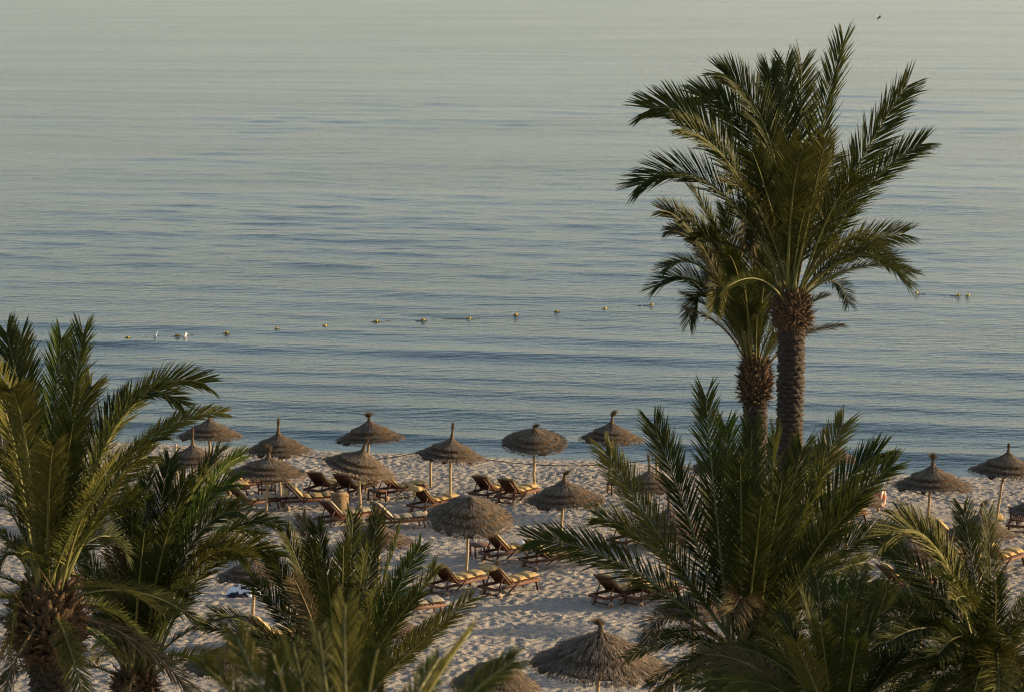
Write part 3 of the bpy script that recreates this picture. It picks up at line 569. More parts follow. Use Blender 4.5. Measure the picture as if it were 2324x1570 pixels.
def parasol(label, rim, width, tip_y, base_x, style='thin', lean=0.0, roll=0.0, pitch=0.0, H=2.05, sharp=2.5, shag=0.0, hat_h=None, seed=0, straws=1300):
    """rim: picture place of the rim's centre; width of the canopy there; tip_y: height of the finial's tip"""
    global rng
    rng = np.random.default_rng(1000 + seed)
    rc, d = on_ground(rim[0], rim[1], H)
    Rr = width * d / F / 2; k = Rr / 1.3
    bx = (base_x - 1162.0) / F * d
    bz = float(ground_z(bx, rc.y))
    root = empty('straw_parasol', (bx, rc.y, bz)); tag(root, label, 'parasol', 'straw parasols on the beach')
    top = np.array(rc) - np.array([bx, rc.y, bz])
    Hc = (hat_h * 1.1 if hat_h else 0.70) * k
    fin = max(0.12, (rim[1] - tip_y) * d / F - Hc)             # finial above the hat
    # pole, slightly crooked
    kk = np.linspace(0, 1, 9)[:, None]; Pp = kk * (top + np.array([0, 0, Hc * 0.8])) + np.array([0, 0, -0.25]) * (1 - kk)
    Pp[1:-1] += rng.normal(0, 0.012, (7, 3)); mb = MB(); mb.tube(Pp, 0.058 - 0.012 * kk[:, 0], 9, True, 0.05)
    mb.build('pole', M['pole'], root, True)
    Rot = np.array(Matrix.Rotation(R(roll), 3, 'Y') @ Matrix.Rotation(R(pitch), 3, 'X'))
    def fx(V): return V @ Rot.T + top
    tiers = [(0.50, 1.0, 0.0), (0.30, 0.74, 0.09 * k), (0.03, 0.54, 0.17 * k)]
    if style == 'big': tiers = [(0.42, 1.0, 0.0), (0.03, 0.62, 0.09 * k)]
    for (a, b, lift) in tiers:
        nr, nt = 7, 56; th = np.arange(nt) / nt * 2 * np.pi
        edge = b * (1 + 0.022 * rng.normal(size=nt))
        rho = a + (edge[None, :] - a) * np.linspace(0, 1, nr)[:, None]
        z = hat(rho, Hc, sharp) + lift * np.linspace(0.2, 1, nr)[:, None] + 0.012 * rng.normal(size=rho.shape)
        drop = ((0.075 if b > 0.9 else 0.125) + 0.018 * rng.normal(size=nt)) * k
        ring = np.stack([rho * Rr * np.cos(th), rho * Rr * np.sin(th), z], -1)
        under = np.stack([edge * 0.985 * Rr * np.cos(th), edge * 0.985 * Rr * np.sin(th), z[-1] - drop], -1)[None]
        inner = np.stack([np.full(nt, a) * Rr * np.cos(th), a * Rr * np.sin(th), z[0] - drop * 0.9], -1)[None]
        V = np.concatenate([ring, under, inner], 0); n_ = nr + 2
        i, j = np.meshgrid(np.arange(n_ - 1), np.arange(nt), indexing='ij'); j2 = (j + 1) % nt
        Q = np.stack([i * nt + j, (i + 1) * nt + j, (i + 1) * nt + j2, i * nt + j2], -1).reshape(-1, 4)
        tier = link('thatch_tier', mesh_np('thatch_tier', fx(V.reshape(-1, 3)), Q), M['thatch'], root)
        # straws lying down the slope
        m = int(straws * (0.45 + 0.75 * b * b)); th0 = rng.uniform(0, 2 * np.pi, m)
        r0 = np.sqrt(rng.uniform(a * a, (b * 0.97) ** 2, m)); dr = rng.uniform(0.12, 0.26, m); dth = rng.normal(0, 0.028, m)
        lim = b + rng.uniform(-0.02, 0.05, m) + shag * 0.08 * rng.random(m)
        r1 = np.minimum(r0 + dr * .5, lim); r2 = np.minimum(r0 + dr, lim + 0.01)
        def pt(r_, t_, up): return np.stack([r_ * Rr * np.cos(t_), r_ * Rr * np.sin(t_), hat(np.minimum(r_, 1.2), Hc, sharp) * np.where(r_ < 1, 1, 0) - np.where(r_ > 1, (r_ - 1) * 0.5 * Rr, 0) + lift * (0.2 + 0.8 * np.clip((r_ - a) / (b - a), 0, 1)) + up], -1)
        u0 = rng.uniform(0.0, 0.012, m); u1 = u0 + rng.uniform(0.0, 0.03, m) * (1 + 2 * shag); u2 = rng.uniform(-0.008, 0.024, m) * (1 + 2 * shag)
        P0, P1, P2 = pt(r0, th0, u0), pt(r1, th0 + dth * .5, u1), pt(r2, th0 + dth, u2)
        tan = np.stack([-np.sin(th0), np.cos(th0), 0 * th0], -1)
        V, Q, T = ribbon(P0, P1, P2, tan * rng.uniform(0.006, 0.015, (m, 1)) * (k ** 0.3))
        s_ = link('straw', mesh_np('straw', fx(V), Q, T), M['straw'], tier); s_['kind'] = 'stuff'
        # ragged cut ends along the lower edge
        m = int(1100 * b) + 150; th0 = rng.uniform(0, 2 * np.pi, m); rr = b * rng.uniform(0.955, 1.015, m); dn = rng.uniform(0.0, 1.0, m)
        P0 = pt(rr, th0, 0.02 - dn * (0.085 if b > 0.9 else 0.135) * k)
        outd = np.stack([np.cos(th0), np.sin(th0), -0.35 + 0 * th0], -1) + rng.normal(0, 0.32, (m, 3)) * np.array([1, 1, 0.8])
        lnn = rng.uniform(0.03, 0.095, (m, 1)) * k
        P2 = P0 + outd * lnn; P1 = (P0 + P2) / 2
        V, Q, T = ribbon(P0, P1, P2, np.stack([-np.sin(th0), np.cos(th0), 0 * th0], -1) * rng.uniform(0.006, 0.012, (m, 1)))
        s_ = link('fringe', mesh_np('fringe', fx(V), Q, T), M['fringe'], tier); s_['kind'] = 'stuff'
        if shag > 0 and (b > 0.9 or shag > 1.5):               # long strands hanging off the rim in bunches with gaps
            m = int(1500 * shag); th0 = rng.uniform(0, 2 * np.pi, m)
            gap = np.sin(th0 * 7 + seed) + np.sin(th0 * 11 + 2) ; keep = gap > -0.95; th0 = th0[keep]; m = len(th0)
            rr = b * rng.uniform(0.72, 0.99, m); P0 = pt(rr, th0, 0.02)
            g2 = np.clip((b - rr) * Rr, 0, None)[:, None]; od = np.stack([np.cos(th0), np.sin(th0), 0 * th0], -1) + rng.normal(0, .06, (m, 3))
            ln = rng.uniform(0.10, 0.30, (m, 1)) * k * (0.7 + 0.3 * np.cos(th0 * 5 + 1)[:, None])
            P1 = pt(np.minimum(rr + .12, b + .015), th0, 0.03) + od * 0.02; P2 = P1 + od * ln * 0.55 + np.array([0, 0, -1.0]) * ln
            V, Q, T = ribbon(P0, P1, P2, np.stack([-np.sin(th0), np.cos(th0), 0 * th0], -1) * rng.uniform(0.005, 0.011, (m, 1)))
            s_ = link('hanging_straw', mesh_np('hanging_straw', fx(V), Q, T), M['straw'], tier); s_['kind'] = 'stuff'
    # finial: bound neck and brush of straw
    if style != 'none':
        m = 420 if style in ('bush', 'lean', 'big') else 260
        th0 = rng.uniform(0, 2 * np.pi, m); q = np.sqrt(rng.random(m))
        rb = 0.095 * k; rn = 0.032 * k; z0 = Hc * 0.88; zn = Hc + fin * (0.38 if style != 'bush' else 0.30)
        sp = {'thin': 0.06, 'bush': 0.34, 'lean': 0.22, 'big': 0.2}[style] * k
        ld = math.sin(R(lean)); lu = math.cos(R(lean))
        P0 = np.stack([rb * q * np.cos(th0), rb * q * np.sin(th0), z0 + 0 * q], -1)
        P1 = np.stack([rn * q * np.cos(th0) + ld * 0.10 * fin, rn * q * np.sin(th0), zn + rng.normal(0, .01, m)], -1)
        ln = fin * rng.uniform(.3, 1.05, m) * 0.66
        P2 = P1 + np.stack([ld * ln + sp * q * np.cos(th0) * rng.uniform(.4, 1.2, m), sp * q * np.sin(th0) * rng.uniform(.4, 1.2, m), lu * ln], -1)
        V, Q, T = ribbon(P0, P1, P2, np.stack([-np.sin(th0), np.cos(th0), 0 * th0], -1) * rng.uniform(0.006, 0.012, (m, 1)))
        tf = link('tuft', mesh_np('tuft', fx(V), Q, T), M['tuft'], root); tf['kind'] = 'stuff'
        mb = MB(); zc = np.linspace(0, 1, 7)[:, None]
        cp = np.concatenate([zc * ld * 0.10 * fin, 0 * zc, z0 - 0.05 + zc * (zn - z0 + 0.05)], 1)
        mb.tube(fx(cp), np.interp(zc[:, 0], [0, .25, .6, .9, 1], [rb * 1.25, rb * .95, rb * .62, rn * 1.1, rn * 1.0]), 9, True, 0.08)
        mb.build('neck', M['tuft'], root)
    return root, d, Rr * 2

PARA = [
 # label, rim(x,y), width, tip_y, base_x, kwargs
 ('straw parasol above the left palm fronds, standing right at the waterline', (476, 988), 147, 924, 474, dict(style='thin', lean=-6)),
 ('straw parasol with a long thin spike, a rope running off behind it', (632, 1022), 155, 945, 635, dict(style='thin', lean=3)),
 ('straw parasol topped by a round bushy tuft, at the waterline', (840, 994), 156, 930, 829, dict(style='bush', roll=-3)),
 ('crooked straw parasol slumping down to the right, pole among loungers', (814, 1062), 170, 984, 817, dict(style='thin', lean=14, roll=14, pitch=4)),
 ('flat straw parasol with a fuzzy tuft, over the wooden armchair', (609, 1073), 178, 1006, 600, dict(style='lean', lean=-2, roll=2, hat_h=.5)),
 ('straw parasol with a tall straight spike in front of a bare post', (1022, 1034), 160, 954, 1022, dict(style='thin', roll=5)),
 ('straw parasol tipped toward us with a short bent tuft', (1213, 1003), 148, 957, 1211, dict(style='lean', lean=30, pitch=13, hat_h=.52)),
 ('straw parasol by the waterline with its tuft blown right, low table at its foot', (1387, 995), 146, 925, 1383, dict(style='lean', lean=24, roll=1)),
 ('straw parasol whose dark brush bends right, standing mid-beach alone', (1281, 1134), 180, 1060, 1270, dict(style='lean', lean=42, roll=-2, pitch=2)),
 ('round-topped shaggy straw parasol without a spike', (1066, 1176), 196, 1130, 1056, dict(style='none', pitch=13, roll=2, shag=0.5, hat_h=.62, sharp=1.5)),
 ('large tattered straw parasol with ragged hanging rim, nearest on open sand', (1360, 1508), 312, 1394, 1352, dict(style='big', lean=-38, shag=1.3, hat_h=.60, sharp=1.5, roll=3, straws=2600, H=2.2)),
 ('dark thatched parasol cut by the bottom edge behind blurred fronds', (1125, 1556), 205, 1480, 1120, dict(style='none', shag=0.6, hat_h=.72, sharp=1.5, roll=4, straws=2000, H=2.2)),
 ('straw parasol with a tall spike leaning left, behind the broad dark palm', (1474, 1105), 142, 1024, 1470, dict(style='thin', lean=-10, hat_h=.66)),
 ('straw parasol low behind dark fronds, curly spike on top', (1518, 1205), 190, 1118, 1512, dict(style='thin', lean=-8, hat_h=.7)),
 ('straw parasol peeping out left of the shorter palm trunk', (1652, 1062), 170, 990, 1650, dict(style='thin')),
 ('straw parasol hidden behind the tall palm trunk foot', (1764, 1020), 150, 945, 1757, dict(style='lean', lean=5)),
 ('straw parasol right of the tall trunk, only its spike above fronds', (1868, 1040), 155, 965, 1866, dict(style='thin', lean=3)),
 ('straw parasol just left of the faded lifebuoys', (1932, 1132), 150, 1062, 1918, dict(style='thin', roll=3)),
 ('straw parasol with an upright brush, right of the faded lifebuoys', (2116, 1101), 178, 1024, 2102, dict(style='lean', lean=2, roll=0)),
 ('straw parasol on a crooked leaning pole near the right edge', (2285, 1071), 174, 1002, 2258, dict(style='thin', lean=-2, roll=3)),
 ('low straw parasol with its brush blown right, by the right edge', (2224, 1210), 158, 1126, 2226, dict(style='lean', lean=40, hat_h=.75)),
 ('straw parasol half cut off by the right edge above a lounger', (2380, 1160), 180, 1080, 2375, dict(style='thin')),
 ('straw parasol half veiled by the tips of the left palm', (438, 1050), 150, 966, 436, dict(style='thin', hat_h=.7)),
 ('straw parasol seen through the stalks at the lower left', (280, 1408), 196, 1340, 280, dict(style='thin', hat_h=.5)),
 ('straw parasol beside the dropped white towel', (576, 1308), 172, 1240, 570, dict(style='lean', lean=5, hat_h=.55)),
 ('straw parasol at the bottom left of centre under blurred fronds', (520, 1510), 210, 1440, 518, dict(style='lean', lean=-20, hat_h=.6, shag=.3)),
 ('straw parasol with a fuzzy tuft behind the middle palm fronds', (858, 1228), 160, 1146, 857, dict(style='lean', lean=4)),
 ('straw parasol buried in the fronds of the middle palm', (868, 1432), 180, 1350, 866, dict(style='thin', hat_h=.6)),
 ('straw parasol in the shade behind the broad dark palm', (1575, 1385), 180, 1305, 1570, dict(style='thin', hat_h=.6)),
 ('straw parasol glimpsed between the two right-hand palms', (2062, 1258), 160, 1180, 2060, dict(style='thin', hat_h=.6)),
 ('straw parasol with drooping straw tip behind the right palm', (2090, 1360), 170, 1312, 2088, dict(style='lean', lean=60, hat_h=.5)),
]
for i, (lab, rim, wd, ty, bx, kw) in enumerate(PARA):
    r_, d_, D_ = parasol(lab, rim, wd, ty, bx, seed=i, **kw)
    print('parasol %2d  depth %.1f  diameter %.2f' % (i, d_, D_))

# ------------------------------------------------------------------ loungers, tables, chair
def puffy(L, W, T, seed, nx=8, ny=6):
    """a stuffed pad: soft edges, slightly uneven"""
    g = np.random.default_rng(seed); x = np.linspace(-1, 1, nx); y = np.linspace(-1, 1, ny)
    X, Y = np.meshgrid(x, y, indexing='ij'); e = (1 - abs(X) ** 5) * (1 - abs(Y) ** 5); e = np.clip(e, 0, 1) ** 0.4
    b = g.normal(0, 0.04, X.shape)
    sx, sy = 1 - 0.03 * (1 - e), 1 - 0.03 * (1 - e)
    top = np.stack([X * L / 2 * sx, Y * W / 2 * sy, T * (0.45 + 0.62 * e + b * e)], -1); bot = np.stack([X * L / 2 * sx, Y * W / 2 * sy, T * (0.42 - 0.42 * e)], -1)
    V = np.concatenate([top.reshape(-1, 3), bot.reshape(-1, 3)]); n = nx * ny
    i, j = np.meshgrid(np.arange(nx - 1), np.arange(ny - 1), indexing='ij'); q = np.stack([i * ny + j, (i + 1) * ny + j, (i + 1) * ny + j + 1, i * ny + j + 1], -1).reshape(-1, 4)
    Q = [q, q[:, ::-1] + n]
    ed = [(k * ny, (k + 1) * ny) for k in range(nx - 1)] + [((nx - 1) * ny + k, (nx - 1) * ny + k + 1) for k in range(ny - 1)] + [((k + 1) * ny + ny - 1, k * ny + ny - 1) for k in range(nx - 1)] + [(k + 1, k) for k in range(ny - 1)]
    Q.append(np.array([[b_, a_, a_ + n, b_ + n] for a_, b_ in ed]))
    return V, np.vstack(Q)

BA = R(45); HX = 0.78          # backrest angle and hinge place; head at x=0, foot at x=2.02
BL = 0.82
def bk(u, y, n=0.0):           # a point on the backrest: u up from the hinge, n behind it
    return (HX - math.cos(BA) * u - math.sin(BA) * n, y, 0.34 + math.sin(BA) * u - math.cos(BA) * n)

def make_lounger(pad='full'):
    root = empty('sun_lounger', (0, 0, 0))
    for s in (-1, 1):
        mb = MB(); mb.bar((0.05, s * .33, .32), (2.02, s * .33, .32), .035, .085); mb.build('side_rail', M['teak'], root)
        mb = MB(); mb.bar((1.86, s * .295, .30), (1.95, s * .295, 0), .035, .075, (0, 1, 0)); mb.build('leg', M['teak'], root)
        mb = MB(); mb.bar((0.36, s * .295, .30), (0.24, s * .295, 0.06), .035, .075, (0, 1, 0)); mb.build('leg', M['teak'], root)
        mb = MB(); mb.tube([(0.25, s * .315, .10), (0.25, s * .36, .10)], 0.10, 14); wh = mb.build('wheel', M['wheel'], root)
        mb = MB(); mb.tube([(0.25, s * .355, .10), (0.25, s * .372, .10)], 0.032, 8); mb.build('hub', M['teak'], wh)
        mb = MB(); mb.bar(bk(0.42, s * .27, .02), (0.30, s * .27, .33), .025, .04, (0, 1, 0)); mb.build('prop', M['teak'], root)
    for x in (0.07, 2.0):
        mb = MB(); mb.bar((x, -.3125, .32), (x, .3125, .32), .035, .085); mb.build('end_rail', M['teak'], root)
    mb = MB(); mb.bar((0.25, -.27, .10), (0.25, .27, .10), .04, .04); mb.build('axle', M['teak'], root)
    mb = MB(); mb.bar((0.62, -.36, .16), (1.10, -.37, .40), .02, .06, (0, 1, 0)); mb.build('arm_board', M['teak'], root)
    for k in range(10):
        x = 0.86 + k * 0.115; mb = MB(); mb.bar((x, -.31, .372), (x, .31, .372), .075, .018); mb.build('slat', M['teak'], root)
    mb = MB()
    for s in (-1, 1): mb.bar(bk(0, s * .285), bk(BL, s * .285), .035, .05, (0, 1, 0))
    mb.bar(bk(BL - .03, -.265), bk(BL - .03, .265), .05, .045); mb.bar(bk(.04, -.265), bk(.04, .265), .05, .045)
    back = mb.build('backrest', M['teak'], root)
    for k in range(8):
        y = -.235 + k * .067; mb = MB(); mb.bar(bk(.075, y), bk(BL - .065, y), .047, .016, (0, 1, 0)); mb.build('slat', M['teak'], back)
    cm = M['cushion_pale'] if pad == 'pale' else M['cushion']
    g = abs(hash(pad)) % 7
    def cush(L, W, T, c, ang, sd):
        V, Q = puffy(L, W, T, sd); ca, sa = math.cos(ang), math.sin(ang)
        V = np.stack([V[:, 0] * ca - V[:, 2] * sa, V[:, 1], V[:, 0] * sa + V[:, 2] * ca], -1) + np.array(c)
        link('cushion', mesh_np('cushion', V, Q, smooth=True), cm, root)
    if pad != 'bare':
        c = bk(.40, 0, -.03); cush(.86, .60, .10, c, math.pi - BA, 3) if False else None
        V, Q = puffy(.76, .58, .11, 3)                         # back pad, lying on the front of the backrest
        ux, uz = -math.cos(BA), math.sin(BA); nx_, nz_ = math.sin(BA), math.cos(BA)
        V2 = np.stack([HX + .02 + ux * (V[:, 0] + .41) + nx_ * (V[:, 2] + .025), V[:, 1], .36 + uz * (V[:, 0] + .41) + nz_ * (V[:, 2] + .025)], -1)
        link('cushion', mesh_np('cushion', V2, Q, smooth=True), cm, root)
        for q, (x0, L, T, up) in enumerate(((0.92, .20, .10, 0), (1.20, .36, .10, .0), (1.60, .44, .115, .03))):
            cush(L, .60, T, (x0 + L / 2 - .02, 0, .382 + up * .3), up, 5 + q)
    if pad == 'rolled':                                        # head roll strapped over the top of the backrest
        V, Q = puffy(.30, .62, .15, 9); c = np.array(bk(BL + .01, 0, .06))
        link('head_roll', mesh_np('head_roll', V + c + np.array([0, 0, -.04]), Q, smooth=True), cm, root)
        mb = MB(); a = bk(BL - .02, 0, .09); mb.box((a[0] - .05, 0, a[2] - .05), (.03, .09, .24)); mb.build('strap', cm, root)
    if pad == 'hung':                                          # head pad hanging down behind the backrest
        V, Q = puffy(.30, .44, .12, 9); c = np.array(bk(.50, 0, .12))
        V = np.stack([V[:, 2] * -1, V[:, 1], V[:, 0]], -1)
        link('head_pad', mesh_np('head_pad', V + c, Q, smooth=True), cm, root)
        mb = MB(); mb.bar(bk(.62, 0, .07), bk(BL + .02, 0, .03), .10, .012, (0, 1, 0)); mb.build('strap', cm, root)
        V, Q = puffy(.26, .62, .13, 12); link('head_roll', mesh_np('head_roll', V + np.array(bk(BL - .01, 0, -.02)), Q, smooth=True), cm, root)
    return root

def copy_tree(o, parent=None):
    c = o.copy(); C.objects.link(c)
    if parent is not None: c.parent = parent
    for ch in list(o.children): copy_tree(ch, c)
    return c

PROTO = {}
def lounger(label, px, py, head, pad='full'):
    """px, py: where the middle of its footprint stands; head: degrees from straight right towards the sea that the foot end points"""
    if pad not in PROTO: PROTO[pad] = o = make_lounger(pad)
    else: o = copy_tree(PROTO[pad])
    p, d = on_ground(px, py); a = R(head)
    off = Vector((math.cos(a), math.sin(a), 0)) * 1.13
    o.location = p - off; o.location.z = float(ground_z(p.x, p.y)) + 0.0
    o.rotation_euler = (0, 0, a); o.scale = (1.1, 1.1, 1.1)
    tag(o, label, 'sun lounger', 'teak sun loungers under the parasols')

LOUNGE = [
 ('teak lounger far left of the pair behind the crooked parasol, yellow pad', 742, 1122, 60, 'full'),
 ('teak lounger just left of the crooked parasol pole', 802, 1126, 58, 'full'),
 ('teak lounger right of the crooked parasol with long yellow pad and white wheel', 908, 1128, 36, 'full'),
 ('teak lounger in front with a head pad strapped behind its back', 698, 1152, 18, 'hung'),
 ('teak lounger left of the pair behind the round-topped parasol', 1118, 1131, 55, 'full'),
 ('teak lounger right of the pair, slatted back half behind the mid-beach parasol', 1174, 1138, 58, 'full'),
 ('teak lounger with a rolled yellow head pad beside the spike parasol', 984, 1160, 48, 'rolled'),
 ('teak lounger behind the tips of the middle palm, only its back showing', 780, 1192, 40, 'pale'),
 ('teak lounger with a faded pale pad, right of the middle palm tips', 900, 1200, 22, 'pale'),
 ('teak lounger beneath the round-topped parasol with a towel on its pad', 1156, 1270, 40, 'full'),
 ('teak lounger right of the towel lounger, behind the mid-beach pole', 1250, 1286, 32, 'full'),
 ('teak lounger on open sand left of its twin, by the round-topped parasol pole', 1036, 1342, 48, 'rolled'),
 ('teak lounger on open sand right of its twin, white wheel facing us', 1156, 1346, 47, 'rolled'),
 ('teak lounger mostly hidden by the long dark frond, two wheels visible', 1408, 1366, 45, 'full'),
 ('teak lounger with pale head pad half behind the broad dark palm', 1476, 1366, 45, 'rolled'),
 ('teak lounger left of the low curly-spike parasol', 1440, 1240, 45, 'full'),
 ('teak lounger under the low curly-spike parasol', 1545, 1240, 30, 'full'),
 ('dark slatted teak lounger cut off by the right edge', 2318, 1202, 70, 'bare'),
 ('teak lounger foot end catching orange light, beneath the right parasol', 2170, 1240, 12, 'full'),
 ('teak lounger foot end sticking out of the middle palm fronds', 928, 1400, 25, 'pale'),
 ('teak lounger lost behind the left fronds of the middle palm', 628, 1468, 35, 'full'),
 ('teak lounger behind the flat parasol near the armchair', 560, 1116, 25, 'full'),
 ('teak lounger left of the armchair, under the veiled parasol', 500, 1128, 25, 'full'),
 ('teak lounger in front of the armchair behind green fronds', 570, 1158, 35, 'pale'),
 ('teak lounger behind the lower left palm head', 205, 1352, 15, 'full'),
 ('teak lounger beneath the parasol beside the lifebuoys', 1910, 1190, 45, 'full'),
 ('teak lounger deep in shade between the right-hand palms', 2050, 1345, 25, 'full'),
 ('teak lounger with sunlit yellow pad behind the right palm', 2125, 1285, 25, 'full'),
 ('teak lounger at the right side with pad turned away from us', 2270, 1290, 50, 'rolled'),
]
for a in LOUNGE: lounger(*a)

def make_table():
    root = empty('side_table', (0, 0, 0))
    top = MB(); top.box((0, 0, .40), (.56, .56, .03)); tt = top.build('table_frame', M['teak'], root)
    for k in range(6):
        mb = MB(); mb.bar((-.29, -.25 + k * .1, .428), (.29, -.25 + k * .1, .428), .085, .022); mb.build('slat', M['teak'], root)
    for sx in (-1, 1):
        for sy in (-1, 1):
            mb = MB(); mb.box((sx * .25, sy * .25, .1925), (.055, .055, .385)); mb.build('leg', M['teak'], root)
    return root
tp_ = make_table()
for i, (lab, px, py, rz) in enumerate([
    ('small teak side table left of the towel lounger', 1089, 1262, 20),
    ('small teak side table at the foot of the waterline parasol with blown tuft', 1397, 1120, 18),
    ('small teak side table between two loungers by the crooked pole', 856, 1136, 30)]):
    o = tp_ if i == 0 else copy_tree(tp_)
    p, d = on_ground(px, py); o.location = p; o.rotation_euler = (0, 0, R(rz)); tag(o, lab, 'side table', 'teak side tables')

def make_armchair(px, py, rz):
    p, d = on_ground(px, py); root = empty('armchair', p, R(rz))
    tag(root, 'teak armchair with slatted back and pale seat pad under the flat parasol', 'armchair')
    # seat faces +x
    for sx, h in ((.26, .62), (-.26, .62)):
        for sy in (-1, 1):
            mb = MB(); mb.bar((sx, sy * .28, 0), (sx * (1.0), sy * .28, h), .05, .05, (0, 1, 0)); mb.build('leg', M['teak'], root)
    for sy in (-1, 1):
        mb = MB(); mb.bar((-.32, sy * .28, .64), (.32, sy * .28, .64), .07, .03); mb.build('armrest', M['teak'], root)
    mb = MB(); mb.box((0, 0, .38), (.56, .50, .05)); mb.build('seat', M['teak'], root)
    V, Q = puffy(.52, .50, .08, 3); link('seat_pad', mesh_np('seat_pad', V + np.array([0.01, 0, .405]), Q, smooth=True), M['cushion_pale'], root)
    mb = MB()
    for sy in (-1, 1): mb.bar((-.26, sy * .25, .42), (-.42, sy * .25, 1.02), .045, .05, (0, 1, 0))
    mb.bar((-.42, -.2275, 1.0), (-.42, .2275, 1.0), .04, .06); back = mb.build('backrest', M['teak'], root)
    for k in range(7):
        f = .1 + k * .12; x = -.26 - .16 * f; z = .42 + .6 * f
        mb = MB(); mb.bar((x, -.2275, z), (x, .2275, z), .018, .045); mb.build('slat', M['teak'], back)
make_armchair(606, 1131, -8)

def make_bin():
    p, d = on_ground(771, 1178); root = empty('wooden_bin', p, R(12)); tag(root, 'tall pale wooden box bin on the sand left of the crooked pole', 'bin')
    for s in (-1, 1):
        mb = MB(); mb.box((0, s * .24, .47), (.60, .03, .92)); mb.build('panel', M['panel'], root)
        mb = MB(); mb.box((s * .285, 0, .47), (.03, .449, .92)); mb.build('panel', M['panel'], root)
    mb = MB(); mb.box((0, 0, .95), (.64, .56, .035)); mb.build('lid', M['panel'], root)
    mb = MB(); mb.tube([(0, -.256, .72), (0, -.262, .72)], .035, 10); mb.build('hole_disc', M['float_dark'], root)  # dark disc standing in for the shade inside a small round hole
make_bin()

# ------------------------------------------------------------------ rope fence along the water
def post(label, px, py, h, r=.06):
    p, d = on_ground(px, py); root = empty('rope_post', p); tag(root, label, 'post', 'posts of the rope fence')
    kk = np.linspace(0, 1, 7)[:, None]; P = np.concatenate([rng.normal(0, .012, (7, 2)), kk * (h + .2) - .2], 1)
    mb = MB(); mb.tube(P, r * (1 - .12 * kk[:, 0]), 9, True, .06); mb.build('shaft', M['pole'], root, True)
    return p + Vector((0, 0, h - .12))
rng = np.random.default_rng(5)
pa = post('weathered post behind the long thin spike parasol', 642, 1098, 1.45)
pb = post('weathered bare post left of the tall straight spike parasol', 978, 1102, 1.62)
pc = post('weathered post hidden behind the upright fronds of the broad palm', 1490, 1120, 1.5)
pd_ = post('weathered post carrying the faded lifebuoys', 1993, 1162, 1.42, .06)
pe = post('short weathered stake low behind the right palm tips, end of the rope', 2192, 1162, 0.45)
pz = post('weathered post behind the veiled parasol at left', 400, 1085, 1.4)
def rope(label, a, b, sag):
    k = np.linspace(0, 1, 24)[:, None]; P = np.array(a) * (1 - k) + np.array(b) * k; P[:, 2] -= (4 * k * (1 - k))[:, 0] * sag
    mb = MB(); mb.tube(P, 0.017, 6); tag(mb.build('rope', M['rope'], None, True), label, 'rope', 'ropes of the beach fence')
rope('sagging rope hidden behind the left fronds', pz, pa, .3)
rope('sagging rope between spike parasol and bare post', pa, pb, .42)
rope('sagging rope running from the bare post towards the broad palm', pb, pc, .45)
rope('sagging rope behind the broad dark palm', pc, pd_, .5)
rope('rope slanting down right from the lifebuoy post', pd_, pe, .12)

# ------------------------------------------------------------------ lifebuoys and leaning pole
def lifebuoy(label, centre, Rm, rm, yaw, tilt):
    root = empty('lifebuoy', centre); root.rotation_euler = (tilt, 0, yaw); tag(root, label, 'lifebuoy', 'faded lifebuoys on the post')
    def arc(a0, a1, rad):
        a = np.linspace(a0, a1, 14); P = np.stack([Rm * np.cos(a), 0 * a, Rm * np.sin(a)], -1); mb = MB(); mb.tube(P, rad, 10); return mb
    full = np.linspace(0, 2 * np.pi, 33); P = np.stack([Rm * np.cos(full), 0 * full, Rm * np.sin(full)], -1)
    mb = MB(); mb.tube(P, rm, 10, False); mb.build('ring', M['ring_pink'], root, True)
    for q in range(4):
        a = q * math.pi / 2 + .3; arc(a, a + .55, rm * 1.04).build('white_band', M['ring_white'], root, True)
    P2 = np.stack([(Rm + rm * 1.05) * np.cos(full), .03 * np.sin(full * 8), (Rm + rm * 1.05) * np.sin(full)], -1)
    mb = MB(); mb.tube(P2, .012, 5, False); mb.build('grab_line', M['rope'], root)
pb_ = pd_ - Vector((0, 0, 1.30))
lifebuoy('faded pink lifebuoy hung edge-on on the right of its post', pb_ + Vector((.13, -.10, .56)), .27, .075, R(66), 0)
lifebuoy('faded pink lifebuoy hung facing left of its post', pb_ + Vector((-.13, -.14, .52)), .24, .07, R(35), R(-8))
mb = MB(); a_ = pb_ + Vector((-.22, -.26, .0)); b_ = pb_ + Vector((.36, -.06, 1.62))
mb.tube([a_, (a_ + b_) / 2, b_], .022, 8)
tag(mb.build('leaning_pole', M['metal'], None, True), 'thin grey metal pole leaning across the lifebuoy post', 'pole')

# ------------------------------------------------------------------ dry weed and twigs strewn along the berm
rng = np.random.default_rng(77)
mb = MB()
for q in range(420):
    x = rng.uniform(-22, 22); sd_ = abs(rng.normal(0, 1)) * 3 + 1.5 if q % 3 else rng.uniform(2, 45); y = shore_y(x) - sd_
    z = float(ground_z(x, y)) + rng.uniform(.02, .09); a_ = rng.uniform(0, 6.28); l_ = rng.uniform(.04, .20); h_ = rng.uniform(.006, .016)
    d_ = np.array([math.cos(a_) * l_, math.sin(a_) * l_, rng.normal(0, .02)]); n_ = np.array([-math.sin(a_), math.cos(a_), 0]) * h_; c_ = np.array([x, y, z])
    mb.add([c_ - d_ - n_, c_ - d_ + n_, c_ + n_ * 2 + [0, 0, .03], c_ - n_ * 2 + [0, 0, .03], c_ + d_], [[0, 1, 2, 3]], [[3, 2, 4]])
tag(mb.build('dry_weed', M['rope']), 'dry weed and twigs strewn over the sand', None, None, 'stuff')

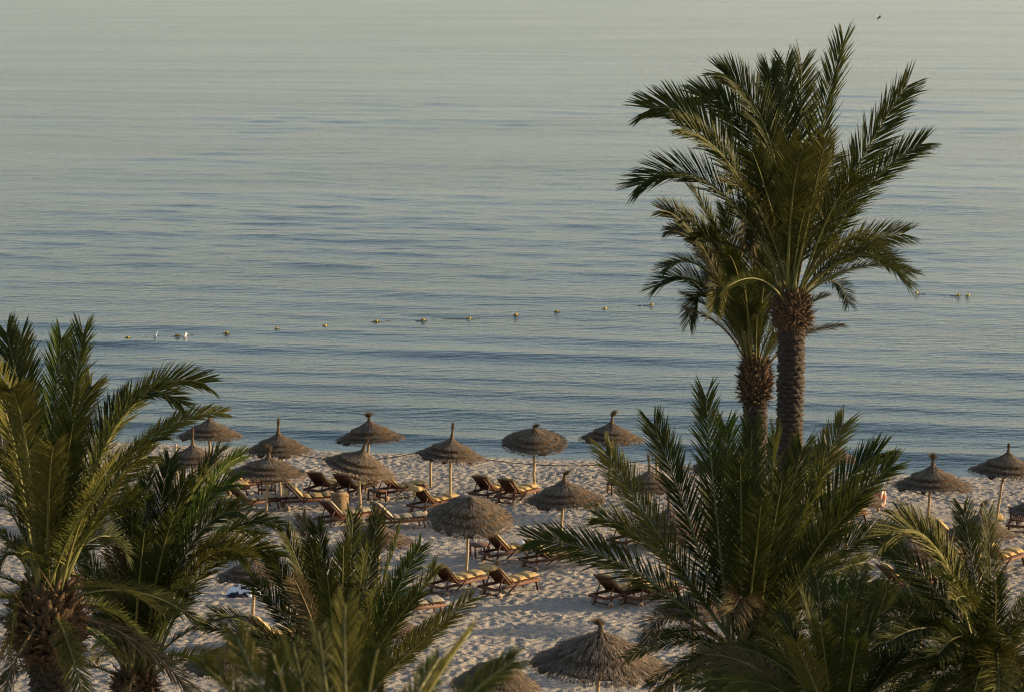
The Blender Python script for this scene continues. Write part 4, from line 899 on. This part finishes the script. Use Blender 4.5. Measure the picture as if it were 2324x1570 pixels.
# ------------------------------------------------------------------ towels
def blob(name, parent, c, size, mat, seed, folds=5):
    g = np.random.default_rng(seed); nu, nv = 26, 12
    u = np.linspace(0, 2 * np.pi, nu, endpoint=False); v = np.linspace(0.02, 1, nv)
    U, Vv = np.meshgrid(u, v, indexing='ij')
    rr = 1 + .16 * np.sin(U * folds + g.random() * 6) * Vv + .1 * np.sin(U * 9 + Vv * 5 + g.random() * 6) + .05 * g.normal(size=U.shape)
    r_ = np.sin(Vv * np.pi / 2) * rr; z = np.cos(Vv * np.pi / 2) ** .8 * (1 + .16 * np.sin(U * 3 + 5 * Vv) + .06 * g.normal(size=U.shape))
    P = np.stack([r_ * np.cos(U) * size[0], r_ * np.sin(U) * size[1], z * size[2]], -1).reshape(-1, 3) + np.array(c)
    i, j = np.meshgrid(np.arange(nu), np.arange(nv - 1), indexing='ij'); i2 = (i + 1) % nu
    Q = np.stack([i * nv + j, i2 * nv + j, i2 * nv + j + 1, i * nv + j + 1], -1).reshape(-1, 4)
    return link(name, mesh_np(name, P, Q, smooth=True), mat, parent)
p, d = on_ground(546, 1358)
root = empty('beach_bag', p); tag(root, 'dark blue soft bag lying on the sand under the white towel', 'bag')
blob('bag_body', root, (-.08, -.12, 0), (.42, .25, .24), M['cloth_dark'], 3, 3)
root = empty('towel', p); tag(root, 'crumpled white towel heaped on the dark bag on sand', 'towel')
blob('cloth', root, (.10, .10, .10), (.44, .30, .42), M['cloth_white'], 8, 6); blob('hanging_corner', root, (.46, .08, .12), (.18, .14, .24), M['cloth_white'], 5, 4)
blob('dark_patch', root, (.12, -.10, .36), (.10, .07, .07), M['cloth_dark'], 6, 4)
p, d = on_ground(1184, 1268); tw = empty('towel', p + Vector((0.05, 0.1, .50))); tag(tw, 'small white towel crumpled on a lounger pad under the round-topped parasol', 'towel')
blob('cloth', tw, (0, 0, 0), (.24, .2, .12), M['cloth_white'], 15, 5)
p, d = on_ground(2266, 1180); root = empty('foam_block', p, .4); tag(root, 'small pale yellow pad at the foot of the crooked leaning pole', 'pad')
V, Q = puffy(.30, .26, .26, 4); link('pad', mesh_np('pad', V, Q, smooth=True), M['cushion'], root)

# ------------------------------------------------------------------ buoys
def on_sea(px, py):
    r = ray(px, py); t = -CAM_H / r.z; return Vector((0, 0, CAM_H)) + r * t
BU = [(290, 768), (403, 763), (514, 757), (628, 748), (738, 741), (854, 730), (960, 728), (1065, 724), (1171, 716), (1264, 709), (1373, 702), (1479, 693), (2080, 667), (2175, 672), (2197, 672)]
BL_ = ['leftmost', 'second from left, touching the white canister,', 'third from left', 'fourth from left', 'fifth from left', 'sixth from left', 'seventh from left', 'eighth from left', 'ninth from left', 'tenth from left', 'eleventh from left', 'twelfth from left, nearest the palm,', 'single, under the tall palm\'s right frond,', 'left of the last pair,', 'rightmost of all,']
pts = []
bproto = None
for i, (x, y) in enumerate(BU):
    p = on_sea(x, y); pts.append(p)
    if bproto is None:
        root = bproto = empty('buoy', p)
        z = np.linspace(-1, 1, 9); mb = MB(); mb.tube(np.stack([z * .27, 0 * z, .07 + 0 * z], -1), .135 * np.sqrt(np.clip(1 - z ** 2, 0.06, 1)), 12); mb.build('float', M['float'], root, True)
        for s in (-1, 1):
            mb = MB(); mb.tube([(s * .26, 0, .06), (s * .40, 0, .03)], [.06, .035], 8); mb.build('collar', M['float_dark'], root, True)
        mb = MB(); mb.tube([(-.05, 0, .07), (.05, 0, .07)], .141, 12); mb.build('band', M['float_dark'], root, True)
    else: root = copy_tree(bproto)
    root.location = p + Vector((0, 0, .02)); root.rotation_euler = (0, R(random.uniform(-6, 6)), R(random.uniform(-10, 30))); root.scale = (.42, .42, .5)
    tag(root, BL_[i] + ' yellow float of the buoy line', 'buoy', 'yellow floats of the swimming line')
rng = np.random.default_rng(9)
def line_seg(label, seq):
    P = []
    for a, b in zip(seq[:-1], seq[1:]):
        k = np.linspace(0, 1, 40)[:, None]; q = np.array(a) * (1 - k) + np.array(b) * k
        q[:, 2] = .012 - .06 * np.sin(np.pi * k[:, 0]) ** .6 + .012 * rng.normal(size=40); q[:, 1] += .7 * np.sin(np.pi * k[:, 0]); P.append(q)
    mb = MB(); mb.tube(np.vstack(P), .016, 5)
    tag(mb.build('buoy_rope', M['float_dark'], None, True), label, 'rope')
line_seg('dark floating rope strung with yellow floats across the sea', pts[:12])
line_seg('dark floating rope with yellow floats at the right of the tall palm', pts[12:])
p = on_sea(418, 763)
root = empty('canister', p); root.rotation_euler = (0, R(38), R(20)); root.scale = (.62, .62, .62); tag(root, 'white plastic canister floating tilted on the buoy line', 'canister')
mb = MB(); mb.tube([(0, 0, -.15), (0, 0, -.1), (0, 0, .28), (0, 0, .34)], [.12, .15, .15, .09], 12); mb.build('body', M['white'], root, True)
mb = MB(); mb.tube([(0, 0, .33), (0, 0, .39)], .05, 8); mb.build('cap', M['white'], root, True)
p = on_sea(352, 764)
root = empty('bottle', p); root.rotation_euler = (0, R(25), 0); tag(root, 'small clear plastic bottle bobbing left of the white canister', 'bottle')
mb = MB(); mb.tube([(0, 0, -.1), (0, 0, .16), (0, 0, .22), (0, 0, .30)], [.06, .06, .03, .028], 10); mb.build('body', M['bottle'], root, True)
mb = MB(); mb.tube([(0, 0, .30), (0, 0, .33)], .032, 8); mb.build('cap', M['white'], root, True)

# ------------------------------------------------------------------ the bird
root = empty('seabird', at(1994, 41, 110)); tag(root, 'dark bird flying over the sea at the top right', 'bird'); root.rotation_euler = (0, R(-10), R(5))
z = np.linspace(0, 1, 8); mb = MB(); mb.tube(np.stack([-.085 + z * .13, 0 * z, -.07 + z * .10], -1), [.004, .012, .018, .024, .026, .022, .018, .006], 8); body = mb.build('body', M['feather'], root, True)
for pts_ in (((.0, .0, .0), (.06, .03, .05), (.12, .08, .075)), ((.02, -.01, .0), (.07, -.05, .012), (.125, -.12, .02))):
    a, b, c = (np.array(q) for q in pts_); wv = np.array([-.02, 0, .022]); t_ = np.array([0, .006, 0])
    V = np.array([a - wv, a + wv, b + wv * .7, b - wv * .7, c] + [q + t_ for q in (a - wv, a + wv, b + wv * .7, b - wv * .7, c)])
    link('wing', mesh_np('wing', V, [[0, 1, 2, 3], [8, 7, 6, 5], [0, 5, 6, 1], [1, 6, 7, 2], [3, 8, 5, 0]], [[3, 2, 4], [9, 7, 8], [2, 7, 9], [2, 9, 4], [4, 9, 8], [4, 8, 3]]), M['feather'], root)
